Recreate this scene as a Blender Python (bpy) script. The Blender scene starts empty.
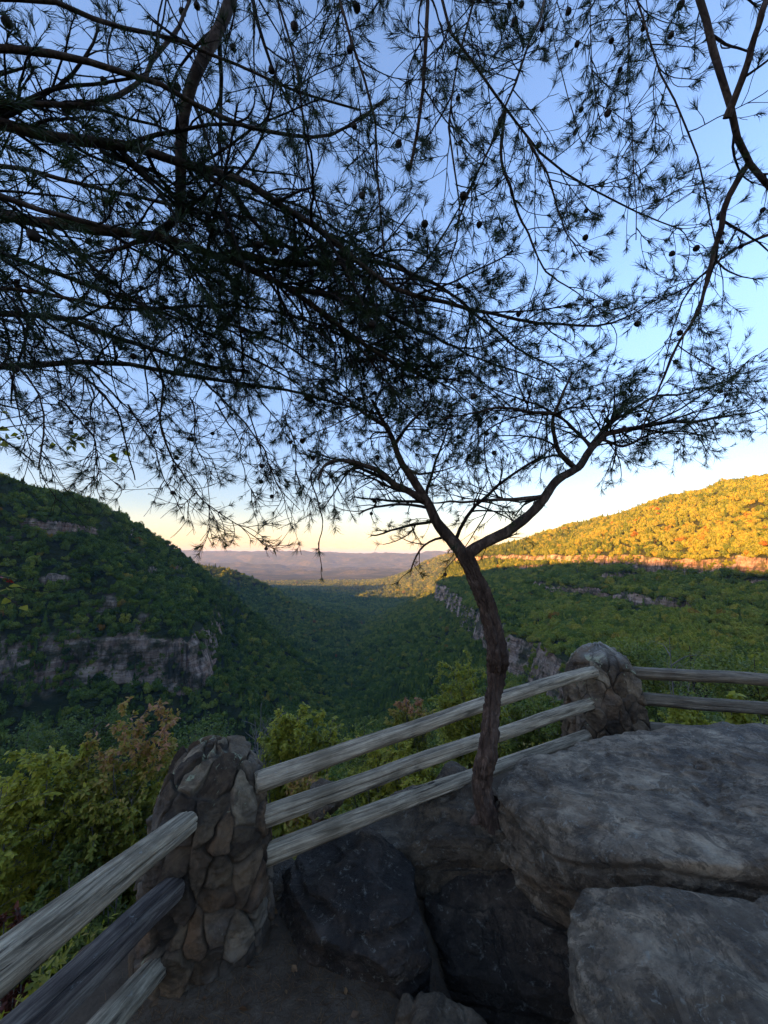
import bpy, bmesh, math, random
import numpy as np
from mathutils import Vector, Matrix

RNG = np.random.default_rng(7)
random.seed(7)
sc = bpy.context.scene
COL = sc.collection
R = math.radians
CAMZ = 1.6
PITCH = math.atan(44 / 385.0)
FOC = 385.0

# ---------------------------------------------------------------- measuring helpers
def at(px, py, Y):
    """point at forward distance Y seen at a pixel of the photograph"""
    xc = (px - 384) / FOC; yc = (512 - py) / FOC
    y = math.cos(PITCH) - math.sin(PITCH) * yc
    z = math.sin(PITCH) + math.cos(PITCH) * yc
    return np.array([xc / y * Y, Y, CAMZ + z / y * Y])
def atz(px, py, z):
    """point at height z seen at a pixel"""
    p = at(px, py, 1.0)
    return at(px, py, (z - CAMZ) / (p[2] - CAMZ))

# ---------------------------------------------------------------- noise
def _h(ix, iy, iz, seed):
    n = (ix.astype(np.int64) * 374761393 + iy.astype(np.int64) * 668265263 + iz.astype(np.int64) * 2147483647 + seed * 974634777)
    n = (n ^ (n >> 13)) * 1274126177
    n = n & 0x7fffffff
    n = (n ^ (n >> 16))
    return (n & 0xffff) / 65535.0
def vnoise(p, seed=0):
    f = np.floor(p); t = p - f; t = t * t * t * (t * (t * 6 - 15) + 10)
    ix, iy, iz = f[..., 0].astype(np.int64), f[..., 1].astype(np.int64), f[..., 2].astype(np.int64)
    tx, ty, tz = t[..., 0], t[..., 1], t[..., 2]
    def c(a, b, d): return _h(ix + a, iy + b, iz + d, seed)
    x00 = c(0,0,0)*(1-tx)+c(1,0,0)*tx; x10 = c(0,1,0)*(1-tx)+c(1,1,0)*tx
    x01 = c(0,0,1)*(1-tx)+c(1,0,1)*tx; x11 = c(0,1,1)*(1-tx)+c(1,1,1)*tx
    y0 = x00*(1-ty)+x10*ty; y1 = x01*(1-ty)+x11*ty
    return (y0*(1-tz)+y1*tz) * 2 - 1
def fbm(p, octv=4, seed=0, gain=0.5, ridge=False):
    s = 0; a = 1; tot = 0; q = np.array(p, float)
    for i in range(octv):
        n = vnoise(q, seed + i * 17)
        if ridge: n = 1 - 2 * np.abs(n)
        s = s + a * n; tot += a; a *= gain; q = q * 2.03 + 11.7
    return s / tot
def fbm2(x, y, octv=4, seed=0, gain=0.5, ridge=False):
    return fbm(np.stack([x, y, np.zeros_like(x) + 0.37], -1), octv, seed, gain, ridge)
def smooth(a, b, x):
    t = np.clip((x - a) / (b - a), 0, 1); return t * t * (3 - 2 * t)

# ---------------------------------------------------------------- meshes
def make_mesh(name, V, F, smooth_shade=True, attrs=None, mats=None, mat_index=None):
    """V (n,3); F list of int arrays of faces, each (k,3) or (k,4)"""
    me = bpy.data.meshes.new(name)
    V = np.asarray(V, dtype=np.float32)
    if not isinstance(F, (list, tuple)): F = [F]
    F = [np.asarray(f, dtype=np.int32) for f in F if len(f)]
    loops = np.concatenate([f.ravel() for f in F])
    sizes = np.concatenate([np.full(len(f), f.shape[1], np.int32) for f in F])
    starts = np.concatenate([[0], np.cumsum(sizes)[:-1]]).astype(np.int32)
    me.vertices.add(len(V)); me.vertices.foreach_set('co', V.ravel())
    me.loops.add(len(loops)); me.loops.foreach_set('vertex_index', loops)
    me.polygons.add(len(sizes)); me.polygons.foreach_set('loop_start', starts)
    me.polygons.foreach_set('loop_total', sizes)
    me.update(calc_edges=True)
    if smooth_shade: me.polygons.foreach_set('use_smooth', np.ones(len(sizes), bool))
    for k, v in (attrs or {}).items():
        v = np.asarray(v, np.float32)
        if v.ndim == 1:
            a = me.attributes.new(k, 'FLOAT', 'POINT'); a.data.foreach_set('value', v)
        else:
            a = me.attributes.new(k, 'FLOAT_VECTOR', 'POINT'); a.data.foreach_set('vector', v.ravel())
    for m in (mats or []): me.materials.append(m)
    return me
def obj(name, me, parent=None, loc=None, rot=None, mat=None):
    o = bpy.data.objects.new(name, me); COL.objects.link(o)
    if mat: me.materials.append(mat)
    if parent: o.parent = parent
    if loc is not None: o.location = loc
    if rot is not None: o.rotation_euler = rot
    return o
def tag(o, label=None, cat=None, group=None, kind=None):
    if label: o['label'] = label
    if cat: o['category'] = cat
    if group: o['group'] = group
    if kind: o['kind'] = kind
    return o
def thing(name, label, cat, loc=(0, 0, 0), group=None):
    return tag(obj(name, None, loc=loc), label, cat, group)
def grid_faces(nu, nv, wrap_u=False):
    a = np.arange(nu * nv).reshape(nu, nv)
    if wrap_u: a = np.concatenate([a, a[:1]], 0)
    return np.stack([a[:-1, :-1], a[1:, :-1], a[1:, 1:], a[:-1, 1:]], -1).reshape(-1, 4)

# ---------------------------------------------------------------- materials
class NT:
    def __init__(s, name):
        s.m = bpy.data.materials.new(name); s.m.use_nodes = True
        s.t = s.m.node_tree; s.t.nodes.clear()
        s.out = s.n('ShaderNodeOutputMaterial')
    def n(s, typ, **kw):
        nd = s.t.nodes.new(typ)
        for k, v in kw.items():
            if k.startswith('i_'):
                key = k[2:].replace('_', ' ')
                nd.inputs[key].default_value = v
            else: setattr(nd, k, v)
        return nd
    def l(s, a, b): s.t.links.new(a, b)
    def coord(s, scale=(1, 1, 1), kind='Object'):
        c = s.n('ShaderNodeTexCoord'); m = s.n('ShaderNodeMapping'); m.inputs['Scale'].default_value = scale
        s.l(c.outputs[kind], m.inputs['Vector']); return m.outputs[0]
    def noise(s, vec, scale, detail=6, rough=0.6, dist=0.0):
        n = s.n('ShaderNodeTexNoise'); n.inputs['Scale'].default_value = scale; n.inputs['Detail'].default_value = detail
        n.inputs['Roughness'].default_value = rough; n.inputs['Distortion'].default_value = dist
        if vec is not None: s.l(vec, n.inputs['Vector'])
        return n.outputs['Fac']
    def ramp(s, fac, stops, interp='LINEAR'):
        r = s.n('ShaderNodeValToRGB'); r.color_ramp.interpolation = interp
        e = r.color_ramp.elements
        while len(e) < len(stops): e.new(0.5)
        for el, (p, c) in zip(e, stops):
            el.position = p; el.color = (*c, 1) if len(c) == 3 else c
        s.l(fac, r.inputs[0]); return r.outputs[0]
    def mix(s, fac, a, b, mode='MIX'):
        m = s.n('ShaderNodeMix', data_type='RGBA', blend_type=mode)
        if isinstance(fac, (int, float)): m.inputs['Factor'].default_value = fac
        else: s.l(fac, m.inputs['Factor'])
        for k, v in (('A', a), ('B', b)):
            i = [q for q in m.inputs if q.name == k and q.type == 'RGBA'][0]
            if isinstance(v, tuple): i.default_value = (*v, 1)
            else: s.l(v, i)
        return [q for q in m.outputs if q.type == 'RGBA'][0]
    def math(s, op, a, b=None, clamp=False):
        m = s.n('ShaderNodeMath', operation=op, use_clamp=clamp)
        for i, v in enumerate((a, b)):
            if v is None: continue
            if isinstance(v, (int, float)): m.inputs[i].default_value = v
            else: s.l(v, m.inputs[i])
        return m.outputs[0]
    def mr(s, v, a, b, c=0.0, d=1.0):
        m = s.n('ShaderNodeMapRange'); s.l(v, m.inputs[0])
        for i, q in enumerate((a, b, c, d)): m.inputs[i + 1].default_value = q
        return m.outputs[0]
    def bump(s, h, dist, strength=1.0, nrm=None):
        b = s.n('ShaderNodeBump'); b.inputs['Distance'].default_value = dist; b.inputs['Strength'].default_value = strength
        s.l(h, b.inputs['Height'])
        if nrm is not None: s.l(nrm, b.inputs['Normal'])
        return b.outputs[0]
    def bsdf(s, color, rough=0.8, nrm=None, spec=0.3, sheen=0):
        b = s.n('ShaderNodeBsdfPrincipled')
        if isinstance(color, tuple): b.inputs['Base Color'].default_value = (*color, 1)
        else: s.l(color, b.inputs['Base Color'])
        if isinstance(rough, (int, float)): b.inputs['Roughness'].default_value = rough
        else: s.l(rough, b.inputs['Roughness'])
        b.inputs['Specular IOR Level'].default_value = spec
        if nrm is not None: s.l(nrm, b.inputs['Normal'])
        s.l(b.outputs[0], s.out.inputs[0]); return b
    def attr(s, name, typ='GEOMETRY', out='Fac'):
        a = s.n('ShaderNodeAttribute', attribute_name=name, attribute_type=typ); return a.outputs[out]

# ---------------------------------------------------------------- camera, world, sun
cam = bpy.data.cameras.new('camera'); camo = bpy.data.objects.new('camera', cam); COL.objects.link(camo)
cam.sensor_fit = 'HORIZONTAL'; cam.sensor_width = 24.0; cam.lens = 24.0 * FOC / 768.0
cam.clip_start = 0.05; cam.clip_end = 80000
camo.location = (0, 0, CAMZ); camo.rotation_euler = (R(90) + PITCH, 0, 0)
sc.camera = camo

SUN_ELEV = R(7.2)
SUN_AZ = R(33)           # how far behind the left-hand side the sun stands
sdir = Vector((-math.cos(SUN_AZ) * math.cos(SUN_ELEV), -math.sin(SUN_AZ) * math.cos(SUN_ELEV), math.sin(SUN_ELEV)))
sun = bpy.data.lights.new('sun', 'SUN'); sun.energy = 3.9; sun.angle = R(0.5); sun.color = (1.0, 0.43, 0.12)
so = bpy.data.objects.new('sun', sun); COL.objects.link(so)
so.rotation_euler = sdir.to_track_quat('Z', 'Y').to_euler(); so.location = sdir * 50

W = bpy.data.worlds.new('World'); sc.world = W; W.use_nodes = True
wt = W.node_tree; wt.nodes.clear()
sky = wt.nodes.new('ShaderNodeTexSky'); sky.sky_type = 'NISHITA'; sky.sun_disc = False
sky.sun_elevation = SUN_ELEV; sky.sun_rotation = math.atan2(sdir.x, sdir.y)
sky.air_density = 1.0; sky.dust_density = 0.6; sky.ozone_density = 2.0; sky.altitude = 500
wb = wt.nodes.new('ShaderNodeBackground'); wb.inputs[1].default_value = 0.070
wo = wt.nodes.new('ShaderNodeOutputWorld')
# twilight tint that depends on the direction's height only: warm low, violet-blue high
tc = wt.nodes.new('ShaderNodeTexCoord'); sx = wt.nodes.new('ShaderNodeSeparateXYZ'); wt.links.new(tc.outputs['Generated'], sx.inputs[0])
wr = wt.nodes.new('ShaderNodeValToRGB'); wt.links.new(sx.outputs[2], wr.inputs[0])
SKYTINT = [(0.0, (0.96, 0.60, 0.50)), (0.05, (0.94, 0.64, 0.52)), (0.12, (0.76, 0.60, 0.58)), (0.28, (0.78, 0.69, 0.77)), (0.50, (1.12, 1.02, 1.12)), (0.9, (1.25, 1.12, 1.22))]
e = wr.color_ramp.elements
while len(e) < len(SKYTINT): e.new(0.5)
for el, (p, c) in zip(e, SKYTINT): el.position = p; el.color = (*c, 1)
wm = wt.nodes.new('ShaderNodeMix'); wm.data_type = 'RGBA'; wm.blend_type = 'MULTIPLY'; wm.inputs['Factor'].default_value = 1
wt.links.new(sky.outputs[0], wm.inputs[6]); wt.links.new(wr.outputs[0], wm.inputs[7])
wt.links.new(wm.outputs[2], wb.inputs[0]); wt.links.new(wb.outputs[0], wo.inputs[0])
sc.view_settings.view_transform = 'Standard'; sc.view_settings.look = 'None'
sc.view_settings.exposure = 3.1; sc.view_settings.gamma = 1.0
sc.cycles.use_denoising = True
sc.cycles.max_bounces = 6; sc.cycles.transparent_max_bounces = 8; sc.cycles.volume_bounces = 0
sc.cycles.diffuse_bounces = 3; sc.cycles.caustics_reflective = False; sc.cycles.caustics_refractive = False
# ================================================================ hills
ST = {
 -1500: [(-9000,200),(-900,190),(-600,40),(-590,30),(-400,5),(-300,3),(200,3),(205,4),(400,10),(410,12),(800,60),(9000,80)],
 -500: [(-9000,200),(-850,185),(-560,30),(-545,-10),(-420,-60),(-400,-62),(-150,-10),(-140,0),(500,5),(505,10),(800,90),(9000,100)],
 0:    [(-9000,180),(-800,158),(-520,-40),(-500,-70),(-380,-190),(-350,-195),(-60,-60),(-50,-34),(470,-20),(475,5),(760,104),(9000,120)],
 200:  [(-9000,160),(-650,125),(-410,-60),(-385,-90),(-300,-190),(-270,-200),(110,-132),(128,-95),(420,-40),(430,-10),(720,110),(9000,130)],
 330:  [(-9000,150),(-520,100),(-345,-85),(-322,-118),(-200,-210),(-160,-222),(148,-140),(162,-100),(430,-38),(440,-10),(700,125),(9000,140)],
 422:  [(-9000,140),(-430,80),(-214,-98),(-200,-148),(-120,-215),(-90,-235),(150,-140),(165,-98),(440,-36),(450,-10),(690,135),(9000,150)],
 560:  [(-9000,130),(-410,66),(-248,-80),(-232,-118),(-110,-235),(-70,-245),(150,-140),(162,-96),(430,-34),(438,-8),(700,138),(9000,150)],
 700:  [(-9000,120),(-352,4),(-275,-70),(-258,-100),(-110,-245),(-60,-252),(155,-140),(166,-95),(400,-30),(408,-7),(680,135),(9000,150)],
 850:  [(-9000,90),(-560,-72),(-430,-100),(-415,-112),(-130,-248),(-80,-256),(150,-140),(160,-95),(385,-28),(392,-7),(650,122),(9000,140)],
 1100: [(-9000,90),(-900,-50),(-640,-125),(-625,-135),(-190,-272),(-115,-280),(135,-140),(145,-95),(340,-26),(348,-8),(600,96),(9000,120)],
 1440: [(-9000,80),(-950,-22),(-600,-58),(-560,-66),(-170,-246),(-110,-284),(190,-150),(200,-100),(255,-34),(262,-14),(520,44),(9000,80)],
 1850: [(-9000,60),(-1200,-120),(-760,-262),(-740,-266),(-120,-278),(0,-280),(255,-170),(265,-140),(420,-80),(428,-60),(700,0),(9000,60)],
 2500: [(-9000,60),(-1400,-60),(-1000,-170),(-980,-180),(-250,-288),(150,-288),(420,-250),(440,-240),(700,-140),(720,-120),(1000,10),(9000,60)],
 3500: [(-9000,20),(-5000,-100),(-3000,-287),(-2500,-288),(-400,-290),(-100,-290),(60,-245),(90,-235),(360,-80),(380,-60),(560,6),(9000,60)],
 4300: [(-9000,-100),(-6000,-287),(-4000,-289),(-3500,-289),(-2000,-290),(-1500,-291),(-300,-291),(-200,-290),(200,-250),(260,-230),(800,-60),(9000,20)],
 5600: [(-9000,-289),(-8000,-289),(-6000,-290),(-5500,-290),(-4000,-290),(-3500,-290),(0,-290),(100,-290),(700,-285),(750,-280),(3000,-200),(9000,-60)],
}
YS = np.array(sorted(ST)); PX = np.array([[p[0] for p in ST[y]] for y in YS], float); PZ = np.array([[p[1] for p in ST[y]] for y in YS], float)
def terrain(x, y, fine=True):
    x = np.asarray(x, float); y = np.asarray(y, float)
    r = np.hypot(x, y); w = smooth(60, 350, r)
    wx = x + w * (fbm2(x/170, y/170, 3, 3) * 34 + fbm2(x/38, y/38, 3, 9) * 9)
    wy = y + w * (fbm2(x/170, y/170, 3, 5) * 40 + fbm2(x/38, y/38, 2, 13) * 8)
    yi = np.clip(wy, YS[0], YS[-1] - 1e-3); k = np.searchsorted(YS, yi, side='right') - 1; k = np.clip(k, 0, len(YS) - 2)
    t = (yi - YS[k]) / (YS[k + 1] - YS[k])
    z = np.full(x.shape, np.nan); st = np.zeros(x.shape)
    for s in range(11):
        x0 = PX[k, s] * (1 - t) + PX[k + 1, s] * t; x1 = PX[k, s + 1] * (1 - t) + PX[k + 1, s + 1] * t
        z0 = PZ[k, s] * (1 - t) + PZ[k + 1, s] * t; z1 = PZ[k, s + 1] * (1 - t) + PZ[k + 1, s + 1] * t
        u = np.clip((wx - x0) / np.maximum(x1 - x0, 1e-6), 0, 1)
        m = (wx >= x0) & (wx < x1) if 0 < s < 10 else ((wx < x1) if s == 0 else (wx >= x0))
        z = np.where(m, z0 + (z1 - z0) * u, z)
    # gullies and rounded bumps on the wooded slopes
    far = smooth(2200, 5200, y)
    z = z + w * (1 - far) * (fbm2(x/260, y/260, 3, 21, ridge=True) * 14 + fbm2(x/75, y/75, 3, 23, ridge=True) * 6)
    for c_, A_, m_ in ((-52 + 10*fbm2(x/200, y/200, 2, 25), 17, smooth(200, 260, x) * smooth(1000, 800, y)), (-26 + 12*fbm2(x/90, y/90, 2, 29), 16, smooth(300, 350, x) * smooth(1400, 1200, y)), (38 + 14*fbm2(x/120, y/120, 2, 27), 15, smooth(-230, -300, x) * smooth(900, 700, y)), (-20 + 10*fbm2(x/150, y/150, 2, 28), 13, smooth(-200, -260, x) * smooth(900, 700, y))):
        mm = w * m_ * smooth(0.0, 0.15, fbm2(x/75, y/75, 2, int(A_)))
        z = z + mm * A_ * (smooth(-1.0, 1.0, z - c_) - smooth(-15, 15, z - c_))
    # broken low hills on the plain and a long ridge behind them
    pl = far * smooth(3600, 5500, y)
    z = z + pl * (np.maximum(fbm2(x/900, y/650, 4, 31), -0.15) + 0.15) * 150 * smooth(4600, 7000, y)
    tt = (x / np.maximum(y, 1.0))
    ridge = smooth(9500, 12500, y) * (430 + 45 * fbm2(x/2500, y/4000, 3, 41) - 170 * smooth(-0.55, 0.35, tt) )
    z = z + pl * ridge
    mid = np.exp(-((y - 8300 - 900 * fbm2(x/3000, y * 0, 2, 44)) / 700.0) ** 2) * smooth(-0.1, -0.6, tt) * 200
    z = z + pl * mid
    # our own overlook: a ledge with a drop beyond it
    d = np.maximum(y - 3.2 - 0.1 * x, np.maximum(-1.2 - x * 1.0 - 0.15 * y, y - 2.0 - 0.553 * (x + 0.7))) + fbm2(x/6, y/6, 3, 51) * 1.2
    d2 = np.where(x > 1.5, d - np.minimum((x - 1.5) * 0.15, 4), d)
    drop = np.where(d2 < 0, 0.0, 0.0) - smooth(0, 2.0, d2) * 5.0 - np.clip(d2 - 0.8, 0, 9) * 0.8 - np.maximum(d2 - 1.0, 0) * (0.72 - 0.34 * smooth(-10, 70, x))
    flat = -0.35 + 0 * x
    knoll = flat + drop
    hk = np.clip(0.5 + 0.5 * (knoll - z) / 6.0, 0, 1)
    z2 = z * (1 - hk) + knoll * hk + 6.0 * hk * (1 - hk) * 0.5
    return np.where(r < 500, z2 * (1 - smooth(250, 500, r)) + z * smooth(250, 500, r), z)

def polar(a0, a1, na, radii):
    A = np.radians(np.linspace(a0, a1, na)); AA, RR = np.meshgrid(A, radii, indexing='ij')
    return np.sin(AA) * RR, np.cos(AA) * RR
def terrain_obj():
    rad = [3.0]
    while rad[-1] < 60: rad.append(rad[-1] * 1.03)
    while rad[-1] < 200: rad.append(rad[-1] * 1.012)
    while rad[-1] < 1400: rad.append(rad[-1] * 1.0050)
    while rad[-1] < 3800: rad.append(rad[-1] * 1.009)
    while rad[-1] < 24000: rad.append(rad[-1] * 1.014)
    rad = np.array(rad)
    X, Y = polar(-58, 58, 880, rad)
    Z = terrain(X, Y)
    # ledges: shift steep rock in and out with height so the cliffs are not one clean curve
    V1 = np.stack([X, Y, Z], -1)
    gz = np.gradient(Z, axis=1) / np.maximum(np.gradient(np.hypot(X, Y), axis=1), 1e-3)
    ga = np.gradient(Z, axis=0) / (np.hypot(X, Y) * math.radians(116 / 880))
    slope = np.hypot(gz, ga)
    st = smooth(1.2, 2.0, slope) * smooth(100, 200, np.hypot(X, Y))
    off = (fbm(np.stack([X/9, Y/9, Z/16], -1), 4, 61) * 8 + fbm(np.stack([X/22, Y/22, Z/40], -1), 3, 66, ridge=True) * 6 + fbm(np.stack([X/40, Y/40, Z/3.5], -1), 2, 63) * 3.0)
    rr = np.hypot(X, Y) + 1e-6
    V1[..., 0] -= X/rr * off * st; V1[..., 1] -= Y/rr * off * st
    F1 = grid_faces(*X.shape)[:, ::-1]
    S1 = slope.ravel()
    # coarse sheet for the rest of the circle
    rad2 = rad[::9]; rad2 = np.append(rad2, rad[-1]) if rad2[-1] != rad[-1] else rad2
    X2, Y2 = polar(58, 302, 110, rad2); Z2 = terrain(X2, Y2)
    V2 = np.stack([X2, Y2, Z2], -1).reshape(-1, 3); F2 = grid_faces(*X2.shape)[:, ::-1] + X.size
    # the hub under the overlook
    n = 24; hub = np.array([[0, 0, -0.42]]); ring = np.array([[3.0*math.sin(a), 3.0*math.cos(a), float(terrain(np.array([3.0*math.sin(a)]), np.array([3.0*math.cos(a)]))[0])-.01] for a in np.linspace(0, 2*math.pi, n, endpoint=False)])
    b = X.size + len(V2)
    F3 = np.array([[b, b + 1 + (i + 1) % n, b + 1 + i] for i in range(n)])
    V = np.concatenate([V1.reshape(-1, 3), V2, hub, ring])
    sl = np.concatenate([S1, np.zeros(len(V2) + 1 + n)])
    me = make_mesh('hills', V, [np.concatenate([F1, F2]), F3], attrs={'steep': sl}, mats=[hill_mat()])
    return tag(obj('hills', me), kind='structure')
def hill_mat():
    m = NT('hill_ground')
    g = m.coord((1, 1, 1), 'Object')
    steep = m.mr(m.attr('steep'), 1.5, 2.1)
    big = m.noise(g, 0.02, 5, 0.6)
    # wooded ground seen between crowns, and far woodland / fields on the plain
    wood = m.ramp(m.noise(g, 0.09, 6, 0.7), [(0.3, (0.018, 0.028, 0.010)), (0.55, (0.035, 0.045, 0.015)), (0.75, (0.06, 0.055, 0.02))])
    sep = m.n('ShaderNodeSeparateXYZ'); m.l(g, sep.inputs[0])
    farm = m.mr(sep.outputs[1], 4000, 5500)
    fields = m.ramp(m.noise(g, 0.0022, 8, 0.72), [(0.38, (0.018, 0.03, 0.014)), (0.5, (0.035, 0.042, 0.016)), (0.57, (0.10, 0.085, 0.04)), (0.60, (0.03, 0.038, 0.015)), (0.75, (0.16, 0.14, 0.09))])
    wood = m.mix(farm, wood, fields)
    strata = m.coord((0.012, 0.012, 0.22)); vert = m.coord((0.16, 0.16, 0.014))
    s1 = m.noise(strata, 1.0, 8, 0.75, 1.2); s2 = m.noise(vert, 1.0, 7, 0.7)
    rock = m.ramp(s1, [(0.3, (0.10, 0.07, 0.05)), (0.44, (0.30, 0.20, 0.13)), (0.56, (0.46, 0.35, 0.26)), (0.75, (0.60, 0.48, 0.37))])
    rock = m.mix(m.mr(s2, 0.38, 0.52, 0.75, 0.0), rock, (0.06, 0.05, 0.042))
    rock = m.mix(m.mr(m.noise(g, 0.05, 5, 0.65), 0.46, 0.58, 0, 0.85), rock, (0.03, 0.045, 0.016))
    col = m.mix(steep, wood, rock)
    fine = m.noise(m.coord((0.25, 0.25, 0.5)), 1.0, 8, 0.75)
    nb = m.bump(fine, 3.0, 0.8, m.bump(s1, 4.0, 1.0))
    m.bsdf(col, 0.95, nb, 0.1)
    return m.m
hills = terrain_obj()

# ---------------------------------------------------------------- wooded slopes (one mass)
def crown_mesh(name, n, seed, conifer=False, spread=1.0, leaf=0.42):
    """unit crown, about 1 wide radius, standing on z=0: many leaf clumps through its volume"""
    rg = np.random.default_rng(seed)
    lobes = rg.normal(size=(9, 3)) * (0.42, 0.42, 0.30) + (0, 0, 0.95)
    lr = rg.uniform(0.38, 0.62, 9)
    if conifer:
        h = rg.uniform(0.15, 2.6, n); a = rg.uniform(0, 2*np.pi, n)
        tier = 0.75 + 0.25 * np.cos(h * 9)
        rr = (1 - h / 2.75) * 0.72 * tier * np.sqrt(rg.uniform(0.25, 1, n))
        P = np.stack([np.cos(a) * rr, np.sin(a) * rr, h], -1)
        N = np.stack([np.cos(a), np.sin(a), 0.5 + 0 * a], -1)
    else:
        k = rg.integers(0, 9, n); d = rg.normal(size=(n, 3)); d /= np.linalg.norm(d, axis=1)[:, None]
        P = lobes[k] + d * (lr[k] * rg.uniform(0.55, 1.05, n) ** 0.5)[:, None]
        P[:, 2] = np.maximum(P[:, 2], 0.05 + rg.uniform(0, .3, n)); N = d
    N = N + rg.normal(size=(n, 3)) * 0.45; N /= np.linalg.norm(N, axis=1)[:, None]
    T = np.cross(N, rg.normal(size=(n, 3))); T /= np.linalg.norm(T, axis=1)[:, None]; B = np.cross(N, T)
    s = leaf * rg.uniform(0.5, 1.1, n)[:, None] * 0.5
    q = [P + T*s*1.2, P + B*s*0.8 + N*s*0.25, P - T*s*1.1, P - B*s*0.9 - N*s*0.2]
    V = np.stack(q, 1).reshape(-1, 3); F = np.arange(4*n).reshape(n, 4)
    tint = np.repeat(rg.uniform(0, 1, n), 4)
    me = make_mesh(name, V, F, False, attrs={'tint': tint})
    return me
def forest_mat(name='forest_foliage'):
    m = NT(name)
    oi = m.n('ShaderNodeObjectInfo')
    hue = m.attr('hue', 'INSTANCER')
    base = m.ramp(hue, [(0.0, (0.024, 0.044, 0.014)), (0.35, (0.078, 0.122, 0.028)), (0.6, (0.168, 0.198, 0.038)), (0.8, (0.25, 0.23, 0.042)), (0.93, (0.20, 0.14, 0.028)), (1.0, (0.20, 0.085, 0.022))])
    t = m.attr('tint')
    base = m.mix(m.mr(t, 0, 1, 0, 0.55), base, m.mix(1.0, base, (1.9, 1.7, 1.3), 'MULTIPLY'))
    geo = m.n('ShaderNodeNewGeometry')
    b = m.n('ShaderNodeBsdfDiffuse'); m.l(base, b.inputs[0])
    tr = m.n('ShaderNodeBsdfTranslucent'); m.l(m.mix(1.0, base, (1.3, 1.4, 0.6), 'MULTIPLY'), tr.inputs[0])
    mx = m.n('ShaderNodeMixShader'); mx.inputs[0].default_value = 0.18
    m.l(b.outputs[0], mx.inputs[1]); m.l(tr.outputs[0], mx.inputs[2]); m.l(mx.outputs[0], m.out.inputs[0])
    return m.m
FM = forest_mat()
protos = []
pc = bpy.data.collections.new('crown_kinds')
for i in range(7):
    con = i >= 5
    me = crown_mesh('crown_kind', 1000 if not con else 700, 100 + i, con, leaf=0.245 if not con else 0.22)
    me.materials.append(FM)
    o = bpy.data.objects.new('crown_kind', me); pc.objects.link(o); protos.append(o)

def scatter_points():
    rg = np.random.default_rng(5); out = []
    a0, a1 = -53, 53
    for r0, r1, sp, sc_ in ((45, 700, 5.7, 4.1), (700, 1500, 6.7, 4.6), (1500, 2600, 9.5, 6.2), (2600, 4600, 17.0, 10.0)):
        area = math.radians(a1 - a0) / 2 * (r1**2 - r0**2)
        n = int(area / (sp * sp) * 1.25)
        rr = np.sqrt(rg.uniform(r0**2, r1**2, n)); a = np.radians(rg.uniform(a0, a1, n))
        x = rr*np.sin(a); y = rr*np.cos(a)
        out.append(np.stack([x, y, np.full(n, sc_)], -1))
    # extra small trees rooted on the cliff ledges
    n = 260000; rr = np.sqrt(rg.uniform(230**2, 1000**2, n)); a = np.radians(rg.uniform(a0, a1, n)); x = rr*np.sin(a); y = rr*np.cos(a)
    z0_ = terrain(x, y); s0_ = np.hypot((terrain(x + 2, y) - z0_) / 2, (terrain(x, y + 2) - z0_) / 2)
    nn = fbm2(x/26, y/26, 3, 73); pk = (s0_ > 1.6) & np.where(x < -238, nn > -0.36, np.where(x > 260, nn > -0.12, nn > 0.04))
    out.append(np.stack([x[pk], y[pk], np.full(pk.sum(), -3.0)], -1))
    P = np.concatenate(out); x, y, s = P.T
    ext = s < 0; s = np.abs(s); z = terrain(x, y); e_ = 2.0
    sl = np.hypot((terrain(x + e_, y) - z) / e_, (terrain(x, y + e_) - z) / e_)
    keep = ext | (sl < 1.75) | (rg.uniform(size=len(x)) < np.where(x < -235, 0.95 * (fbm2(x/45, y/45, 2, 71) > -0.30), np.where(x < 0, 0.6 * (fbm2(x/28, y/28, 2, 71) > 0.05), 0.7 * (fbm2(x/30, y/30, 2, 71) > 0.08))))
    # a tree whose crown cannot rise above the nearer ground is not needed: coarse horizon test along the ray
    vis = np.ones(len(x), bool)
    r = np.hypot(x, y); top = z + s * 2.2
    el = (top + 25 - CAMZ) / r; mx = np.full(len(x), -9.0)
    for f in (0.1, 0.2, 0.3, 0.4, 0.5, 0.6, 0.7, 0.78, 0.85, 0.9, 0.94, 0.97):
        mx = np.maximum(mx, (terrain(x * f, y * f) - CAMZ) / (r * f))
    vis = el > mx
    keep &= vis & (r > 45)
    # little open spots so that the mass has gaps
    keep &= (fbm2(x/60, y/60, 2, 77) > -0.62)
    x, y, z, s = x[keep], y[keep], z[keep], s[keep]; n = len(x); rg = np.random.default_rng(6)
    hue = np.clip(0.44 + 0.20 * fbm2(x/150, y/150, 3, 81) + rg.normal(size=n) * 0.13, 0, 1)
    hue = np.clip(hue + 0.13 * smooth(380, 520, x) * (z > -12), 0, 0.97); near = np.exp(-(np.hypot(x - 230, y - 260) / 160) ** 2); hue = np.clip(hue + 0.16 * near, 0, 1)  # right ridge above the shadow line: low sun's gold put into the crown colour
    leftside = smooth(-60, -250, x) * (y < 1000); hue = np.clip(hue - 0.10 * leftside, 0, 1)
    autumn = rg.uniform(size=n) < 0.008; hue = np.where(autumn, rg.uniform(0.85, 1, n), hue)
    kind = rg.integers(0, 5, n); pine = (fbm2(x/110, y/110, 2, 91) + rg.normal(size=n) * 0.3) > 0.42
    kind = np.where(pine, rg.integers(5, 7, n), kind); hue = np.where(pine, hue * 0.55, hue)
    sc_ = s * rg.uniform(0.5, 1.35, n); sc_ = np.where(sl[keep] > 1.75, sc_ * 0.62, sc_)
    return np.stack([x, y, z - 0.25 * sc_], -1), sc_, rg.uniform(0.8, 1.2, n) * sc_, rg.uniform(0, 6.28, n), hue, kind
P, sxy, sz, rz, hue, kind = scatter_points()
print('forest instances', len(P))
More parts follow.
